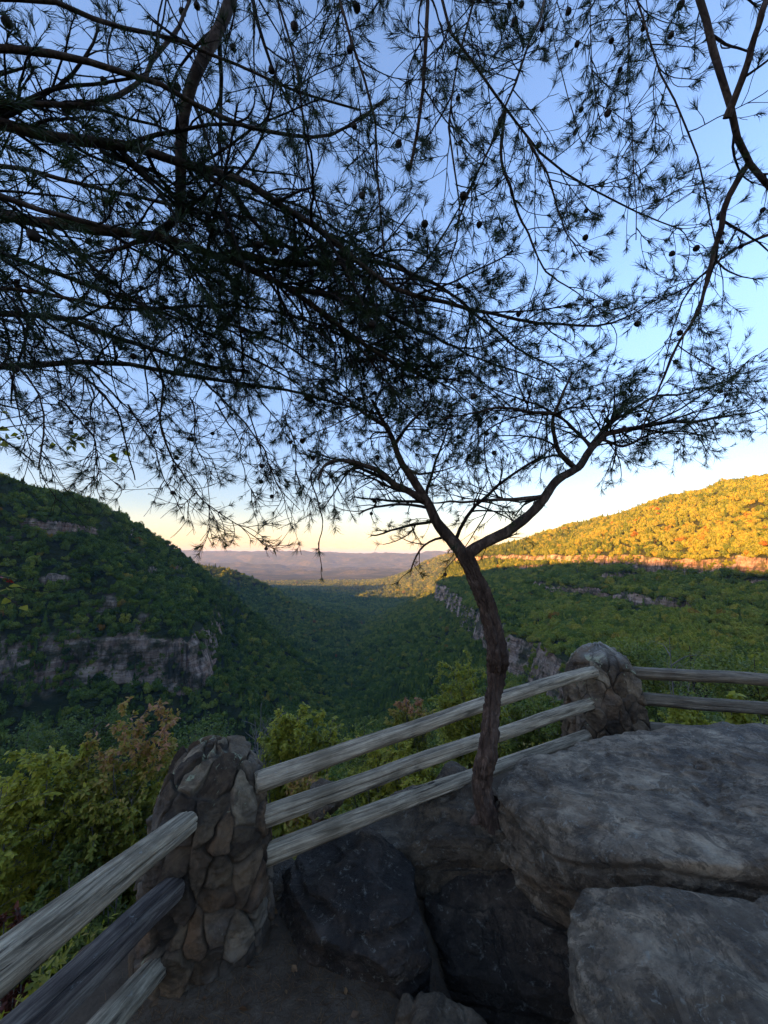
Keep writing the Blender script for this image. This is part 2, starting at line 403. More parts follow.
fme = bpy.data.meshes.new('woods'); fme.vertices.add(len(P)); fme.vertices.foreach_set('co', P.astype(np.float32).ravel())
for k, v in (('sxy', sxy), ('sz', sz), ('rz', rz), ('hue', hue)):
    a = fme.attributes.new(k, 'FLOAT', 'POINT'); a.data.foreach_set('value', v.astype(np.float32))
a = fme.attributes.new('kind_i', 'INT', 'POINT'); a.data.foreach_set('value', kind.astype(np.int32))
forest = tag(obj('woods', fme), 'dense mixed woodland covering both canyon sides down to the valley floor', 'woods', kind='stuff')
ng = bpy.data.node_groups.new('woods', 'GeometryNodeTree')
ng.interface.new_socket('Geometry', in_out='INPUT', socket_type='NodeSocketGeometry')
ng.interface.new_socket('Geometry', in_out='OUTPUT', socket_type='NodeSocketGeometry')
gi = ng.nodes.new('NodeGroupInput'); go = ng.nodes.new('NodeGroupOutput')
m2p = ng.nodes.new('GeometryNodeMeshToPoints'); iop = ng.nodes.new('GeometryNodeInstanceOnPoints')
ci = ng.nodes.new('GeometryNodeCollectionInfo'); ci.inputs['Collection'].default_value = pc; ci.inputs['Separate Children'].default_value = True
ci.inputs['Reset Children'].default_value = True
def na(name, dt='FLOAT'):
    q = ng.nodes.new('GeometryNodeInputNamedAttribute'); q.data_type = dt; q.inputs[0].default_value = name
    return [o_ for o_ in q.outputs if o_.enabled and o_.name == 'Attribute'][0]
cb = ng.nodes.new('ShaderNodeCombineXYZ'); cr = ng.nodes.new('ShaderNodeCombineXYZ')
ng.links.new(na('sxy'), cb.inputs[0]); ng.links.new(na('sxy'), cb.inputs[1]); ng.links.new(na('sz'), cb.inputs[2]); ng.links.new(na('rz'), cr.inputs[2])
ng.links.new(gi.outputs[0], m2p.inputs[0]); ng.links.new(m2p.outputs[0], iop.inputs['Points']); ng.links.new(ci.outputs[0], iop.inputs['Instance'])
iop.inputs['Pick Instance'].default_value = True
ng.links.new(na('kind_i', 'INT'), iop.inputs['Instance Index']); ng.links.new(cr.outputs[0], iop.inputs['Rotation']); ng.links.new(cb.outputs[0], iop.inputs['Scale'])
ng.links.new(iop.outputs[0], go.inputs[0])
md = forest.modifiers.new('woods', 'NODES'); md.node_group = ng

# ---------------------------------------------------------------- air
hb = bmesh.new(); bmesh.ops.create_cube(hb, size=1.0)
hz0, hz1 = -420.0, 320.0
for v in hb.verts: v.co = (v.co.x * 60000, v.co.y * 60000, (hz0 + hz1)/2 + v.co.z * (hz1 - hz0))
hme = bpy.data.meshes.new('haze'); hb.to_mesh(hme); hb.free()
hm = NT('haze_air'); pv = hm.n('ShaderNodeVolumePrincipled'); pv.inputs['Color'].default_value = (0.36, 0.56, 1.0, 1); pv.inputs['Density'].default_value = 4.3e-5; pv.inputs['Anisotropy'].default_value = 0.0
hm.l(pv.outputs[0], hm.out.inputs['Volume'])
haze = tag(obj('haze', hme, mat=hm.m), 'thin pale evening haze over the valley', 'haze', kind='stuff')
# ================================================================ rock materials
def rock_mat(name, dark=(0.040, 0.033, 0.024), mid=(0.29, 0.255, 0.205), light=(0.58, 0.53, 0.44), warm=(0.20, 0.135, 0.075), lichen=0.55, scale=1.0):
    m = NT(name); g = m.coord((scale, scale, scale))
    n1 = m.noise(g, 3.2, 9, 0.68, 0.4); n2 = m.noise(g, 14, 8, 0.7, 0.3); n3 = m.noise(m.coord((1, 1, 1)), 70, 6, 0.75)
    c = m.ramp(n1, [(0.28, dark), (0.48, mid), (0.62, light), (0.8, mid)])
    c = m.mix(m.mr(n2, 0.40, 0.62, 0, 0.55), c, dark)
    c = m.mix(m.mr(m.noise(g, 2.1, 5, 0.6), 0.52, 0.68, 0, 0.75), c, warm)
    sp = m.noise(m.coord((1.0, 1.0, 1.0)), 26, 6, 0.8, 0.6)
    c = m.mix(m.mr(m.noise(g, 6.5, 9, 0.78, 0.8), 0.50, 0.535, 0, 0.55), c, dark)
    c = m.mix(1.0, c, (1.12, 0.98, 0.80), 'MULTIPLY')
    c = m.mix(m.mr(sp, 0.585, 0.62, 0, lichen), c, (0.40, 0.40, 0.33))
    c = m.mix(m.mr(n3, 0.35, 0.7, 0.0, 0.35), c, m.mix(1.0, c, (0.35, 0.35, 0.35), 'MULTIPLY'))
    # fine bedding cracks
    w = m.n('ShaderNodeTexWave', wave_type='BANDS', bands_direction='Z'); w.inputs['Scale'].default_value = 2.6; w.inputs['Distortion'].default_value = 9
    w.inputs['Detail'].default_value = 6; w.inputs['Detail Scale'].default_value = 1.7; w.inputs['Detail Roughness'].default_value = 0.65
    m.l(g, w.inputs['Vector'])
    wv = m.mr(w.outputs['Fac'], 0.0, 0.12, 0.0, 1.0)
    c = m.mix(m.mr(wv, 0, 1, 0.45, 0.0), c, dark)
    vo = m.n('ShaderNodeTexVoronoi'); vo.inputs['Scale'].default_value = 75; m.l(m.coord(), vo.inputs['Vector'])
    pit = m.mr(vo.outputs['Distance'], 0.0, 0.35)
    c = m.mix(m.mr(pit, 0, 1, 0.3, 0.0), c, dark)
    b1 = m.bump(n2, 0.045, 1.0, m.bump(pit, 0.004, 0.6)); b2 = m.bump(n3, 0.014, 1.0, b1); b3 = m.bump(wv, 0.012, 0.7, b2)
    m.bsdf(c, m.mr(n1, 0.3, 0.7, 0.55, 0.85), b3, 0.35)
    return m.m
ROCK = rock_mat('weathered_sandstone')
ROCKD = rock_mat('dark_sandstone', (0.010, 0.0085, 0.007), (0.040, 0.035, 0.031), (0.15, 0.135, 0.125), (0.05, 0.035, 0.022), 0.45)  # much darker overall than the weathered sandstone
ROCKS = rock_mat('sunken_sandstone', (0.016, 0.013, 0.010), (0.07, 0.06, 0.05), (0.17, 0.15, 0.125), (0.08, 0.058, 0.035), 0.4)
ROCKW = rock_mat('trodden_sandstone', (0.038, 0.030, 0.021), (0.16, 0.135, 0.10), (0.34, 0.295, 0.23), (0.15, 0.105, 0.06), 0.45)

def boulder(name, pts, mat, res=150, p=16, amp=0.05, freq=2.2, seed=0, strata=0.02, label=None, cat='boulder', cracks=0.012, grow=1.03, cuts=9, cutz=0.45, cutr=(0.80, 0.93), terr=0.018):
    """a weathered block: rounded hull of its corner points, then worn by noise, cracks and bedding"""
    pts = np.array(pts, float); c = pts.mean(0); pts = c + (pts - c) * grow
    bm = bmesh.new()
    for q in pts: bm.verts.new(q)
    bmesh.ops.convex_hull(bm, input=bm.verts); bm.normal_update()
    N = []; D = []
    for f in bm.faces:
        n = np.array(f.normal); d = float(np.dot(n, np.array(f.calc_center_median()) - c))
        if d < 0: n, d = -n, -d
        N.append(n); D.append(max(d, 0.03))
    bm.free()
    rc = np.random.default_rng(seed + 500)
    for i in range(cuts):
        n = rc.normal(size=3); n[2] *= cutz; n /= np.linalg.norm(n); N.append(n); D.append(float(((pts - c) @ n).max()) * rc.uniform(cutr[0], cutr[1]))
    N = np.array(N); D = np.array(D)
    ext = (pts.max(0) - pts.min(0)) / 2; ext = np.maximum(ext, 0.15)
    # cube sphere directions
    u = np.tan(np.linspace(-1, 1, res) * math.pi / 4)
    U, Vv = np.meshgrid(u, u, indexing='ij'); one = np.ones_like(U)
    dirs = []; faces = []; b = 0
    for a, s in ((0, 1), (0, -1), (1, 1), (1, -1), (2, 1), (2, -1)):
        d = np.zeros(U.shape + (3,)); d[..., a] = s; d[..., (a + 1) % 3] = U * s; d[..., (a + 2) % 3] = Vv
        dirs.append(d.reshape(-1, 3)); faces.append(grid_faces(res, res) + b); b += res * res
    d = np.concatenate(dirs) * ext; d /= np.linalg.norm(d, axis=1)[:, None]
    inv = np.zeros(len(d))
    for n, dd in zip(N, D):
        inv += np.maximum(d @ n / dd, 0) ** p
    r = inv ** (-1 / p)
    P = c + d * r[:, None]
    q = P * freq
    n0 = fbm(q * 0.55, 3, seed); n1 = fbm(q + 3, 5, seed + 3, 0.55); rid = fbm(q * 1.1 + 7, 4, seed + 5, 0.5, ridge=True)
    zz = P[:, 2] + 0.05 * fbm(P * 2.3, 3, seed + 6)
    led = np.abs(((zz * 9 + 0.8 * fbm(P * 1.5, 2, seed + 8)) % 1.0) - 0.5) * 2
    crk = np.abs(fbm(P * np.array([1.6, 1.6, 4.0]) * 1.2 + 5, 4, seed + 11))
    crk = -np.exp(-(crk / 0.012) ** 2) * smooth(-0.1, 0.3, fbm(P * 1.7, 2, seed + 15))
    disp = amp * (0.9 * n0 + 0.85 * n1 + 0.45 * rid + 0.35 * fbm(q * 2.7, 4, seed + 21, 0.55, ridge=True)) + strata * (smooth(0.0, 0.35, led) - 0.6) * (0.4 + np.abs(n0)) * 2 + cracks * crk
    tz = fbm(P * np.array([1.5, 2.4, 2.0]) + 9, 3, seed + 31) * 5.5; tf = tz - np.floor(tz); disp += terr * (np.floor(tz) + smooth(0.0, 0.16, tf)) * 0.5
    disp += 0.009 * fbm(P * 18, 5, seed + 13, 0.6)
    P = P + d * disp[:, None]
    me = make_mesh(name, P - c, faces, mats=[mat])
    bm = bmesh.new(); bm.from_mesh(me); bmesh.ops.remove_doubles(bm, verts=bm.verts, dist=1e-5); bmesh.ops.recalc_face_normals(bm, faces=bm.faces); bm.to_mesh(me); bm.free()
    me.polygons.foreach_set('use_smooth', np.ones(len(me.polygons), bool))
    o = obj(name, me, loc=tuple(c))
    if label: tag(o, label, cat)
    return o
def slab(top, zdrop, shrink=0.0):
    """corner list: a top outline and the same pushed down (and drawn in)"""
    top = [np.array(t, float) for t in top]; c = np.mean(top, 0); out = list(top)
    for t in top:
        b = c + (t - c) * (1 - shrink); b[2] = t[2] - zdrop; out.append(b)
    return out

# big boulder on the right, its top sloping back to the fence
top = [atz(492, 806, 0.34), atz(540, 762, 0.42), atz(620, 742, 0.44), atz(768, 732, 0.50), (4.3, 2.7, 0.5), (4.2, 1.65, 0.55), atz(768, 868, 0.50), atz(640, 862, 0.45), atz(578, 862, 0.38), atz(522, 850, 0.30), atz(494, 832, 0.25)]
boulder('boulder', slab(top, 0.75, 0.16), ROCK, 280, 60, 0.05, 2.6, 11, 0.022, 'largest grey boulder with a rippled flat top, below the farther stone pillar', 'boulder', 0.014, 1.05, 8, 0.3, (0.90, 0.975))
# second boulder, lower right corner
top = [atz(600, 908, 0.45), atz(640, 897, 0.48), atz(768, 902, 0.50), (3.4, 1.34, 0.50), (3.2, 0.2, 0.46), (1.2, 0.10, 0.38), atz(588, 1010, 0.36), atz(582, 950, 0.38)]
boulder('boulder', slab(top, 0.85, 0.04), ROCK, 260, 56, 0.036, 3.0, 23, 0.014, 'flat grey boulder with pale worn left edge, in front of the largest boulder')
# worn bedrock under the small pine
top = [atz(330, 850, 0.12), atz(395, 796, 0.20), atz(455, 778, 0.24), atz(520, 786, 0.27), atz(560, 850, 0.20), atz(548, 880, 0.08), atz(470, 900, -0.02), atz(395, 870, 0.06)]
boulder('ledge_rock', slab(top, 0.6, -0.1), ROCKW, 200, 24, 0.05, 2.9, 31, 0.02, 'cracked grey ledge of rock at the foot of the small pine', 'rock', 0.02)
# dark rounded rock between ledge and boulders
top = [atz(418, 905, 0.00), atz(455, 868, 0.10), atz(530, 858, 0.16), atz(625, 880, 0.16), atz(620, 990, -0.02), atz(540, 1000, -0.14), atz(436, 975, -0.10)]
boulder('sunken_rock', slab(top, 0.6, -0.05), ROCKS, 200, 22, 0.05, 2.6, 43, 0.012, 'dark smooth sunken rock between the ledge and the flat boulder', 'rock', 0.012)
# jagged dark upright rock beside the left pillar
a = lambda px, py, Y: at(px, py, Y)
pts = [a(286, 862, 1.98), a(305, 850, 2.02), a(338, 838, 2.0), a(372, 850, 1.96), a(398, 866, 1.9), a(410, 905, 1.78), a(424, 968, 1.66), a(418, 990, 1.62), a(380, 985, 1.55), a(330, 958, 1.60), a(296, 925, 1.72), a(290, 900, 1.78)]
pts += [q + np.array([0.05, 0.22, -0.12]) for q in pts[:7]] + [np.array([pts[7][0] + .05, pts[7][1] + .2, -0.3]), np.array([pts[11][0], pts[11][1] + .2, -0.3])]
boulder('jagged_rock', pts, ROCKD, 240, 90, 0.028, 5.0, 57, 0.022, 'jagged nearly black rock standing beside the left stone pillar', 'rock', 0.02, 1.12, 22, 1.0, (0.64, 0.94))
pts = slab([atz(408, 996, 0.05), atz(440, 984, 0.07), atz(476, 1000, 0.04), atz(505, 1024, 0.02), atz(505, 1100, 0.02), atz(410, 1100, 0.04)], 0.4, -0.1)
boulder('low_rock', pts, ROCKW, 110, 8, 0.02, 3.0, 63, 0.004, 'low brown rounded rock half buried in the dirt at the bottom edge', 'rock', 0.01)
pts = slab([(-1.25, 1.1, -0.22), (-1.1, 1.75, -0.16), (-0.75, 2.1, -0.05), (-0.55, 1.4, -0.1), (-0.7, 0.4, -0.1), (-1.2, 0.3, -0.2)], 0.6, -0.2)
boulder('edge_rock', pts, ROCKW, 110, 10, 0.05, 2.6, 67, 0.02, 'brown rock shelf outside the fence, below the rails at the lower left', 'rock', 0.02)
for (px, py, z, s, sd, lab) in ((268, 880, .03, .11, 1, 'small brown stone wedged between the left pillar and the jagged rock'), (335, 802, .06, .10, 2, 'small pale stone on the slope just beyond the middle rails'),
                                (450, 776, .10, .09, 3, 'small grey stone behind the lowest rail near the pine trunk'), (404, 1012, .02, .018, 4, 'tiny pebble on the bare dirt at the bottom edge')):
    c_ = atz(px, py, z); rg = np.random.default_rng(sd)
    boulder('stone', c_ + rg.normal(size=(12, 3)) * np.array([s, s, s * .6]) * 0.75, ROCKW, 40, 10, s*.12, 9, sd, s*.05, lab, 'stone', 0.0)

# ---------------------------------------------------------------- trodden ground of the overlook
def ground():
    xs = np.arange(-3.2, 5.2, 0.016); ys = np.arange(-3.0, 4.6, 0.016)
    X, Y = np.meshgrid(xs, ys, indexing='ij')
    Z = ground_z(X, Y)
    me = make_mesh('ground', np.stack([X, Y, Z], -1).reshape(-1, 3), grid_faces(*X.shape))
    return ground_mat(me)
def ground_z(X, Y):
    Z = fbm2(X*0.9, Y*0.9, 4, 101)*0.04 + fbm2(X*5, Y*5, 4, 103)*0.016 + fbm2(X*26, Y*26, 3, 105)*0.004 + 0.010*smooth(.45, .62, fbm2(X*16, Y*16, 2, 111))
    # hollow under the sunken rock, and the crevice before the flat boulder
    c1 = atz(500, 1000, -0.2)
    Z -= 0.42 * np.exp(-(((X - c1[0]) / 0.22)**2 + ((Y - c1[1] + 0.05) / 0.40)**2))
    Z += 0.10 * smooth(0.2, 0.8, X) * smooth(1.9, 2.5, Y)
    # edge falls away beyond the fence
    e_ = np.maximum(Y - 3.12 - 0.1*X + 0.25*fbm2(X, Y, 3, 107), np.maximum(-0.98 - X - 0.1*Y, Y - 2.0 - 0.553*(X + 0.7)) + 0.12*fbm2(X*1.3, Y*1.3, 3, 109))
    Z -= smooth(0, 0.7, e_) * 1.3 + np.maximum(e_ - 0.2, 0) * 1.2
    return Z
def ground_mat(me):
    m = NT('dirt'); g = m.coord()
    n1 = m.noise(g, 2.2, 7, 0.65); n2 = m.noise(g, 18, 8, 0.75); n3 = m.noise(g, 120, 4, 0.7)
    c = m.ramp(n1, [(0.3, (0.06, 0.045, 0.030)), (0.5, (0.115, 0.09, 0.062)), (0.7, (0.17, 0.14, 0.10))])
    c = m.mix(m.mr(n2, 0.4, 0.68, 0, 0.6), c, (0.05, 0.035, 0.026))
    c = m.mix(m.mr(n3, 0.62, 0.72, 0, 0.5), c, (0.22, 0.19, 0.15))
    m.bsdf(c, 0.95, m.bump(n3, 0.006, 0.7, m.bump(n2, 0.02, 0.7)), 0.15)
    me.materials.append(m.m)
    return tag(obj('ground', me), kind='structure')
ground()

# ================================================================ fence
def worley(P, seeds, stretch):
    A = P * stretch; S = seeds * stretch
    f1 = np.full(len(P), 9e9); f2 = f1.copy(); id1 = np.zeros(len(P), int)
    for i, s in enumerate(S):
        d = np.linalg.norm(A - s, axis=1)
        n = d < f1
        f2 = np.where(n, f1, np.minimum(f2, d)); id1 = np.where(n, i, id1); f1 = np.where(n, d, f1)
    return f1, f2, id1
def stone_post(name, loc, h, r0, seed, parent, rot, label, lean=0.0):
    rg = np.random.default_rng(seed)
    nu, nv = 420, 330
    # profile: slightly waisted pillar with a rounded pointed head
    t = np.linspace(0, 1, nv); s = t * 1.30
    body = np.minimum(s, 1.0); head = np.clip((s - 0.5) / 0.80, 0, 1)
    z = np.where(s < 0.5, s, 0.5 + 0.5 * np.sin(head * math.pi / 2))
    rad = np.where(s < 0.5, 1.0 - 0.10 * (s / 0.5), 0.90 * np.cos(head * math.pi / 2) ** 1.02)
    rad[-1] = 0.0
    a = np.linspace(0, 2*np.pi, nu, endpoint=False)
    sq = 1.0 / (np.abs(np.cos(a))**4.5 + np.abs(np.sin(a))**4.5) ** (1/4.5)
    ex = (1 + (sq - 1) * 0.72)
    RR = ex[:, None] * rad[None, :] * r0
    X = np.cos(a)[:, None] * RR; Y = np.sin(a)[:, None] * RR; Z = np.repeat((z * h)[None, :], nu, 0)
    X = X + lean * Z
    P = np.stack([X, Y, Z], -1).reshape(-1, 3)
    # irregular stones: seeds laid on the surface in rough courses
    seeds = []
    for zc in np.arange(0.04, 1.12, 0.105):
        k = rg.integers(11, 16) if zc < 0.6 else (rg.integers(7, 11) if zc < .85 else 5)
        off = rg.uniform(0, 6.28)
        for j in range(k):
            aa = off + 2*np.pi*(j + rg.uniform(-.42, .42))/k; zz = zc + rg.uniform(-.06, .06)
            rr = r0 * float(np.interp(min(zz, .999), z, rad)) * 1.05
            seeds.append([math.cos(aa)*rr + lean*zz*h, math.sin(aa)*rr, min(zz, 1.0) * h])
    seeds.append([lean*h, 0, h]); seeds = np.array(seeds)
    warp = np.stack([fbm(P*7, 3, seed+1), fbm(P*7, 3, seed+2), fbm(P*7, 3, seed+3)], -1) * 0.045
    f1, f2, idx = worley(P + warp, seeds, np.array([1.15, 1.15, 0.80]))
    edge = f2 - f1
    bulge = smooth(0.0005, 0.013, edge)
    push = rg.uniform(-0.006, 0.008, len(seeds))[idx]
    tilt = rg.normal(size=(len(seeds), 3))[idx] * 0.11
    C = seeds[idx]
    tl = ((P - C) * tilt).sum(1)
    nrm = P - np.stack([lean*P[:, 2], 0*P[:, 2], np.minimum(P[:, 2], 0.6*h)], -1); nrm[:, 2] *= 0.9
    nrm /= np.maximum(np.linalg.norm(nrm, axis=1)[:, None], 1e-6)
    disp = -0.015 * (1 - bulge) + (push + tl) * bulge + 0.012*fbm(P*9, 4, seed+7) * bulge + 0.009*fbm(P*30, 5, seed+9, .6) + 0.006 * fbm(P*16, 3, seed+19, ridge=True)*bulge
    P = P + nrm * disp[:, None]
    F = grid_faces(nu, nv, True)
    me = make_mesh(name, P, F, attrs={'mortar': 1 - bulge, 'stone': rg.uniform(0, 1, len(seeds))[idx]}, mats=[POSTM])
    o = obj(name, me, parent, loc, (0, 0, rot)); o['label'] = label
    return o
def post_mat():
    m = NT('mortared_stone'); g = m.coord()
    st = m.attr('stone'); mo = m.attr('mortar')
    c = m.ramp(st, [(0.0, (0.045, 0.035, 0.026)), (0.3, (0.10, 0.076, 0.052)), (0.55, (0.16, 0.125, 0.088)), (0.75, (0.12, 0.078, 0.048)), (1.0, (0.24, 0.205, 0.155))])
    n1 = m.noise(g, 9, 8, 0.7, 0.5); n2 = m.noise(g, 45, 7, 0.75); n0 = m.noise(g, 3.5, 5, 0.6)
    c = m.mix(m.mr(n1, 0.42, 0.56, 0, 0.85), c, m.mix(1.0, c, (0.28, 0.27, 0.27), 'MULTIPLY'))
    c = m.mix(m.mr(n0, 0.5, 0.66, 0, 0.5), c, (0.15, 0.15, 0.15))
    # pale green lichen, mostly towards the top
    sep = m.n('ShaderNodeSeparateXYZ'); m.l(g, sep.inputs[0])
    hi = m.mr(sep.outputs[2], 0.35, 0.85, 0.0, 0.10)
    li = m.math('ADD', m.noise(g, 7.0, 6, 0.72, 0.8), hi)
    c = m.mix(m.mr(li, 0.66, 0.70, 0, 0.8), c, (0.30, 0.36, 0.27))
    top = m.mr(sep.outputs[2], 0.80, 0.90); c = m.mix(m.math('MULTIPLY', top, m.mr(n1, 0.35, 0.6)), c, (0.34, 0.35, 0.35))
    c = m.mix(1.0, c, (1.05, 0.96, 0.80), 'MULTIPLY')
    c = m.mix(m.mr(mo, 0.2, 0.9, 0, 0.6), c, (0.05, 0.042, 0.032))
    m.bsdf(c, 0.8, m.bump(n2, 0.010, 0.9, m.bump(n1, 0.02, 0.6)), 0.3)
    return m.m
POSTM = post_mat()
def wood_mat(name, c0, c1, c2, dark):
    m = NT(name); g = m.coord((0.9, 16, 16)); g2 = m.coord((0.5, 7, 7))
    n1 = m.noise(g, 3.0, 8, 0.7, 0.6); n2 = m.noise(g2, 3.0, 6, 0.65, 0.8); n3 = m.noise(m.coord((2.5, 60, 60)), 3.0, 5, 0.7)
    c = m.ramp(n1, [(0.36, tuple(q*.55 for q in c0)), (0.48, c1), (0.60, c2)])
    c = m.mix(m.mr(n3, 0.42, 0.6, 0.0, 0.5), c, tuple(q*.5 for q in c0))
    c = m.mix(m.mr(m.noise(m.coord(), 5, 5, 0.6), 0.48, 0.68, 0, 0.6), c, dark)
    c = m.mix(1.0, c, (1.12, 1.0, 0.80), 'MULTIPLY')
    ck = m.mr(n2, 0.345, 0.375, 1, 0)
    c = m.mix(m.mr(ck, 0, 1, 0, 0.85), c, (0.016, 0.015, 0.014))
    c = m.mix(m.mr(m.noise(m.coord((1.2, 3, 3)), 9, 6, 0.8), 0.62, 0.67, 0, 0.5), c, (0.36, 0.39, 0.36))
    c = m.mix(m.mr(m.attr('check'), 0.45, 0.9, 0, 0.92), c, (0.014, 0.012, 0.010))
    b = m.bump(m.mr(ck, 0, 1, 1, 0), 0.008, 1.0, m.bump(n1, 0.012, 0.8, m.bump(n3, 0.004, 0.8)))
    m.bsdf(c, 0.78, b, 0.25); return m.m
WOOD = wood_mat('weathered_grey_wood', (0.16, 0.145, 0.118), (0.34, 0.31, 0.26), (0.54, 0.50, 0.43), (0.11, 0.094, 0.07))
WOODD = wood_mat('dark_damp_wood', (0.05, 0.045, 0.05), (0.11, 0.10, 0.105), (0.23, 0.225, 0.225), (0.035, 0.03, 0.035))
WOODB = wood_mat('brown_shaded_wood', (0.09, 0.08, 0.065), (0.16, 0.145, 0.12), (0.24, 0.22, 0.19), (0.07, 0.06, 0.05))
def rail(p0, p1, r, seed, parent, mat, label, flat=0.86):
    p0 = Vector(p0); p1 = Vector(p1); L = (p1 - p0).length
    nu, nv = 84, int(L / 0.012) + 12
    t = np.linspace(0, 1, nv); a = np.linspace(0, 2*np.pi, nu, endpoint=False)
    xs = np.concatenate([[0, 0, 0.004], np.linspace(0.012, L - 0.012, nv - 6), [L - 0.004, L, L]])
    endr = np.ones(nv); endr[[0, -1]] = 0.0; endr[[1, -2]] = 0.90; endr[[2, -3]] = 0.965
    endr[3] = .99; endr[-4] = .99
    A, X = np.meshgrid(a, xs, indexing='ij')
    cy, cz = np.cos(A), np.sin(A)
    ax = np.stack([X*0.8, cy*0.9, cz*0.9], -1)
    rr = r * (1 + 0.15*fbm(ax*1.5, 3, seed) + 0.06*fbm(np.stack([X*1.2, cy*4, cz*4], -1), 4, seed+3))
    ck_ = np.zeros_like(X)
    for k in range(5):
        a_ = random.Random(seed*10+k).uniform(0.2, 2.9) if k < 3 else random.Random(seed*10+k).uniform(0, 6.28); xc = random.Random(seed*7+k).uniform(0, L); ln = random.Random(seed*5+k).uniform(.25, .9) * L * 0.5
        w = 0.045; da = np.abs(((A - a_ - 0.10*fbm(np.stack([X*3, X*0+k, X*0], -1), 2, seed+k)) + np.pi) % (2*np.pi) - np.pi)
        chk = np.exp(-(da / w)**2) * np.clip(1 - ((X - xc)/ln)**2, 0, 1); ck_ = np.maximum(ck_, chk); rr -= 0.012 * np.exp(-(da / w)**2) * np.clip(1 - ((X - xc)/ln)**2, 0, 1)
    rr *= endr[None, :]
    bend = 0.016*np.sin(X / L * math.pi) + 0.016 * fbm(np.stack([X*1.3, X*0, X*0+seed], -1), 2, seed+8)
    V = np.stack([X + (0.010*fbm(np.stack([cy*3, cz*3, X*0], -1), 3, seed+4)) * ((X < .01) | (X > L - .01)), cy*rr, cz*rr*flat + bend], -1).reshape(-1, 3)
    me = make_mesh('rail', V, grid_faces(nu, nv, True)[:, ::-1], attrs={'check': ck_.ravel()}, mats=[mat])
    o = obj('rail', me, parent)
    d = (p1 - p0).normalized(); q = d.to_track_quat('X', 'Z'); o.location = p0; o.rotation_euler = q.to_euler()
    if label: o['label'] = label
    return o

PA = at(208, 900, 1.88); PA[2] = 0.0; PB = at(602, 700, 3.35); PB[2] = 0.0
fence = thing('fence', 'rustic overlook fence of round stone pillars and weathered grey log rails', 'fence', tuple(PA))
L_ = lambda p: tuple(np.array(p) - PA)
def lr(p0, p1, r, seed, mat, label): return rail(L_(p0), L_(p1), r, seed, fence, mat, label)
stone_post('stone_pillar', L_((PA[0], PA[1], -0.05)), 0.80, 0.275, 5, fence, 0.35, 'nearer mortared stone pillar with pale lichen on its domed top')
stone_post('stone_pillar', L_((PB[0], PB[1], -0.06)), 0.93, 0.29, 9, fence, 0.2, 'farther mortared stone pillar beside the big boulder')
# middle bay, pillar to pillar
lr(at(255, 782, 1.82), at(594, 672, 3.16), 0.046, 1, WOOD, 'pale top rail between the two pillars')
lr(at(258, 818, 1.82), at(590, 704, 3.16), 0.045, 2, WOOD, 'middle rail between the two pillars')
lr(at(262, 858, 1.84), at(588, 735, 3.16), 0.045, 3, WOOD, 'lowest rail between the two pillars')
# left bay, towards the viewer
def far(p, q, L): p = np.array(p); q = np.array(q); d = q - p; return p + d / np.linalg.norm(d) * L
e0 = at(186, 826, 1.60); e1 = at(172, 893, 1.62); e2 = at(160, 962, 1.64)
lr(e0, far(e0, at(-10, 985, 0.88), 1.9), 0.050, 4, WOOD, 'pale grey top rail coming forward from the nearer pillar')
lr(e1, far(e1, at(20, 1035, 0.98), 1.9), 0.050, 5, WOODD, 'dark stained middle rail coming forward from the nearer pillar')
lr(e2, far(e2, at(98, 1035, 1.25), 1.9), 0.046, 6, WOOD, 'lowest rail coming forward from the nearer pillar')
# right bay, behind the boulder
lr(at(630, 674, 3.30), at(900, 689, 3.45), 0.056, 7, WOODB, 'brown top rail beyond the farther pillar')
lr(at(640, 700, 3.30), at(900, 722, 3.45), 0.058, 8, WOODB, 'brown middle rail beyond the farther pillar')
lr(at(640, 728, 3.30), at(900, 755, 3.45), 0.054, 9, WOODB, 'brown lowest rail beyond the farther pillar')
# ================================================================ branching
def unit(v): return v / np.maximum(np.linalg.norm(v, axis=-1, keepdims=True), 1e-9)
def tubes(C, Rr, S):
    """C (N,K,3) centre lines, Rr (N,K) radii -> verts, quads"""
    N, K, _ = C.shape
    T = np.gradient(C, axis=1); T = unit(T)
    ref = np.where(np.abs(T[:, :1, 2:3]) > 0.9, np.array([1., 0, 0]), np.array([0, 0, 1.]))
    A = unit(np.cross(T, np.broadcast_to(ref, T.shape))); B = np.cross(T, A)
    ang = np.arange(S) * 2*np.pi/S
    V = C[:, :, None] + Rr[:, :, None, None] * (np.cos(ang)[None, None, :, None]*A[:, :, None] + np.sin(ang)[None, None, :, None]*B[:, :, None])
    idx = np.arange(N*K*S).reshape(N, K, S)
    j = np.roll(idx, -1, axis=2)
    F = np.stack([idx[:, :-1], j[:, :-1], j[:, 1:], idx[:, 1:]], -1).reshape(-1, 4)
    return V.reshape(-1, 3), F
class Geo:
    def __init__(s): s.V = []; s.F = []; s.n = 0; s.A = []
    def add(s, V, F, attr=None):
        s.V.append(V); s.F.append(F + s.n); s.n += len(V)
        s.A.append(np.zeros(len(V)) if attr is None else attr)
    def mesh(s, name, mat, sm=True, attr=None):
        F = {}
        for f in s.F: F.setdefault(f.shape[1], []).append(f)
        return make_mesh(name, np.concatenate(s.V), [np.concatenate(v) for v in F.values()], sm, attrs={attr: np.concatenate(s.A)} if attr else None, mats=[mat])
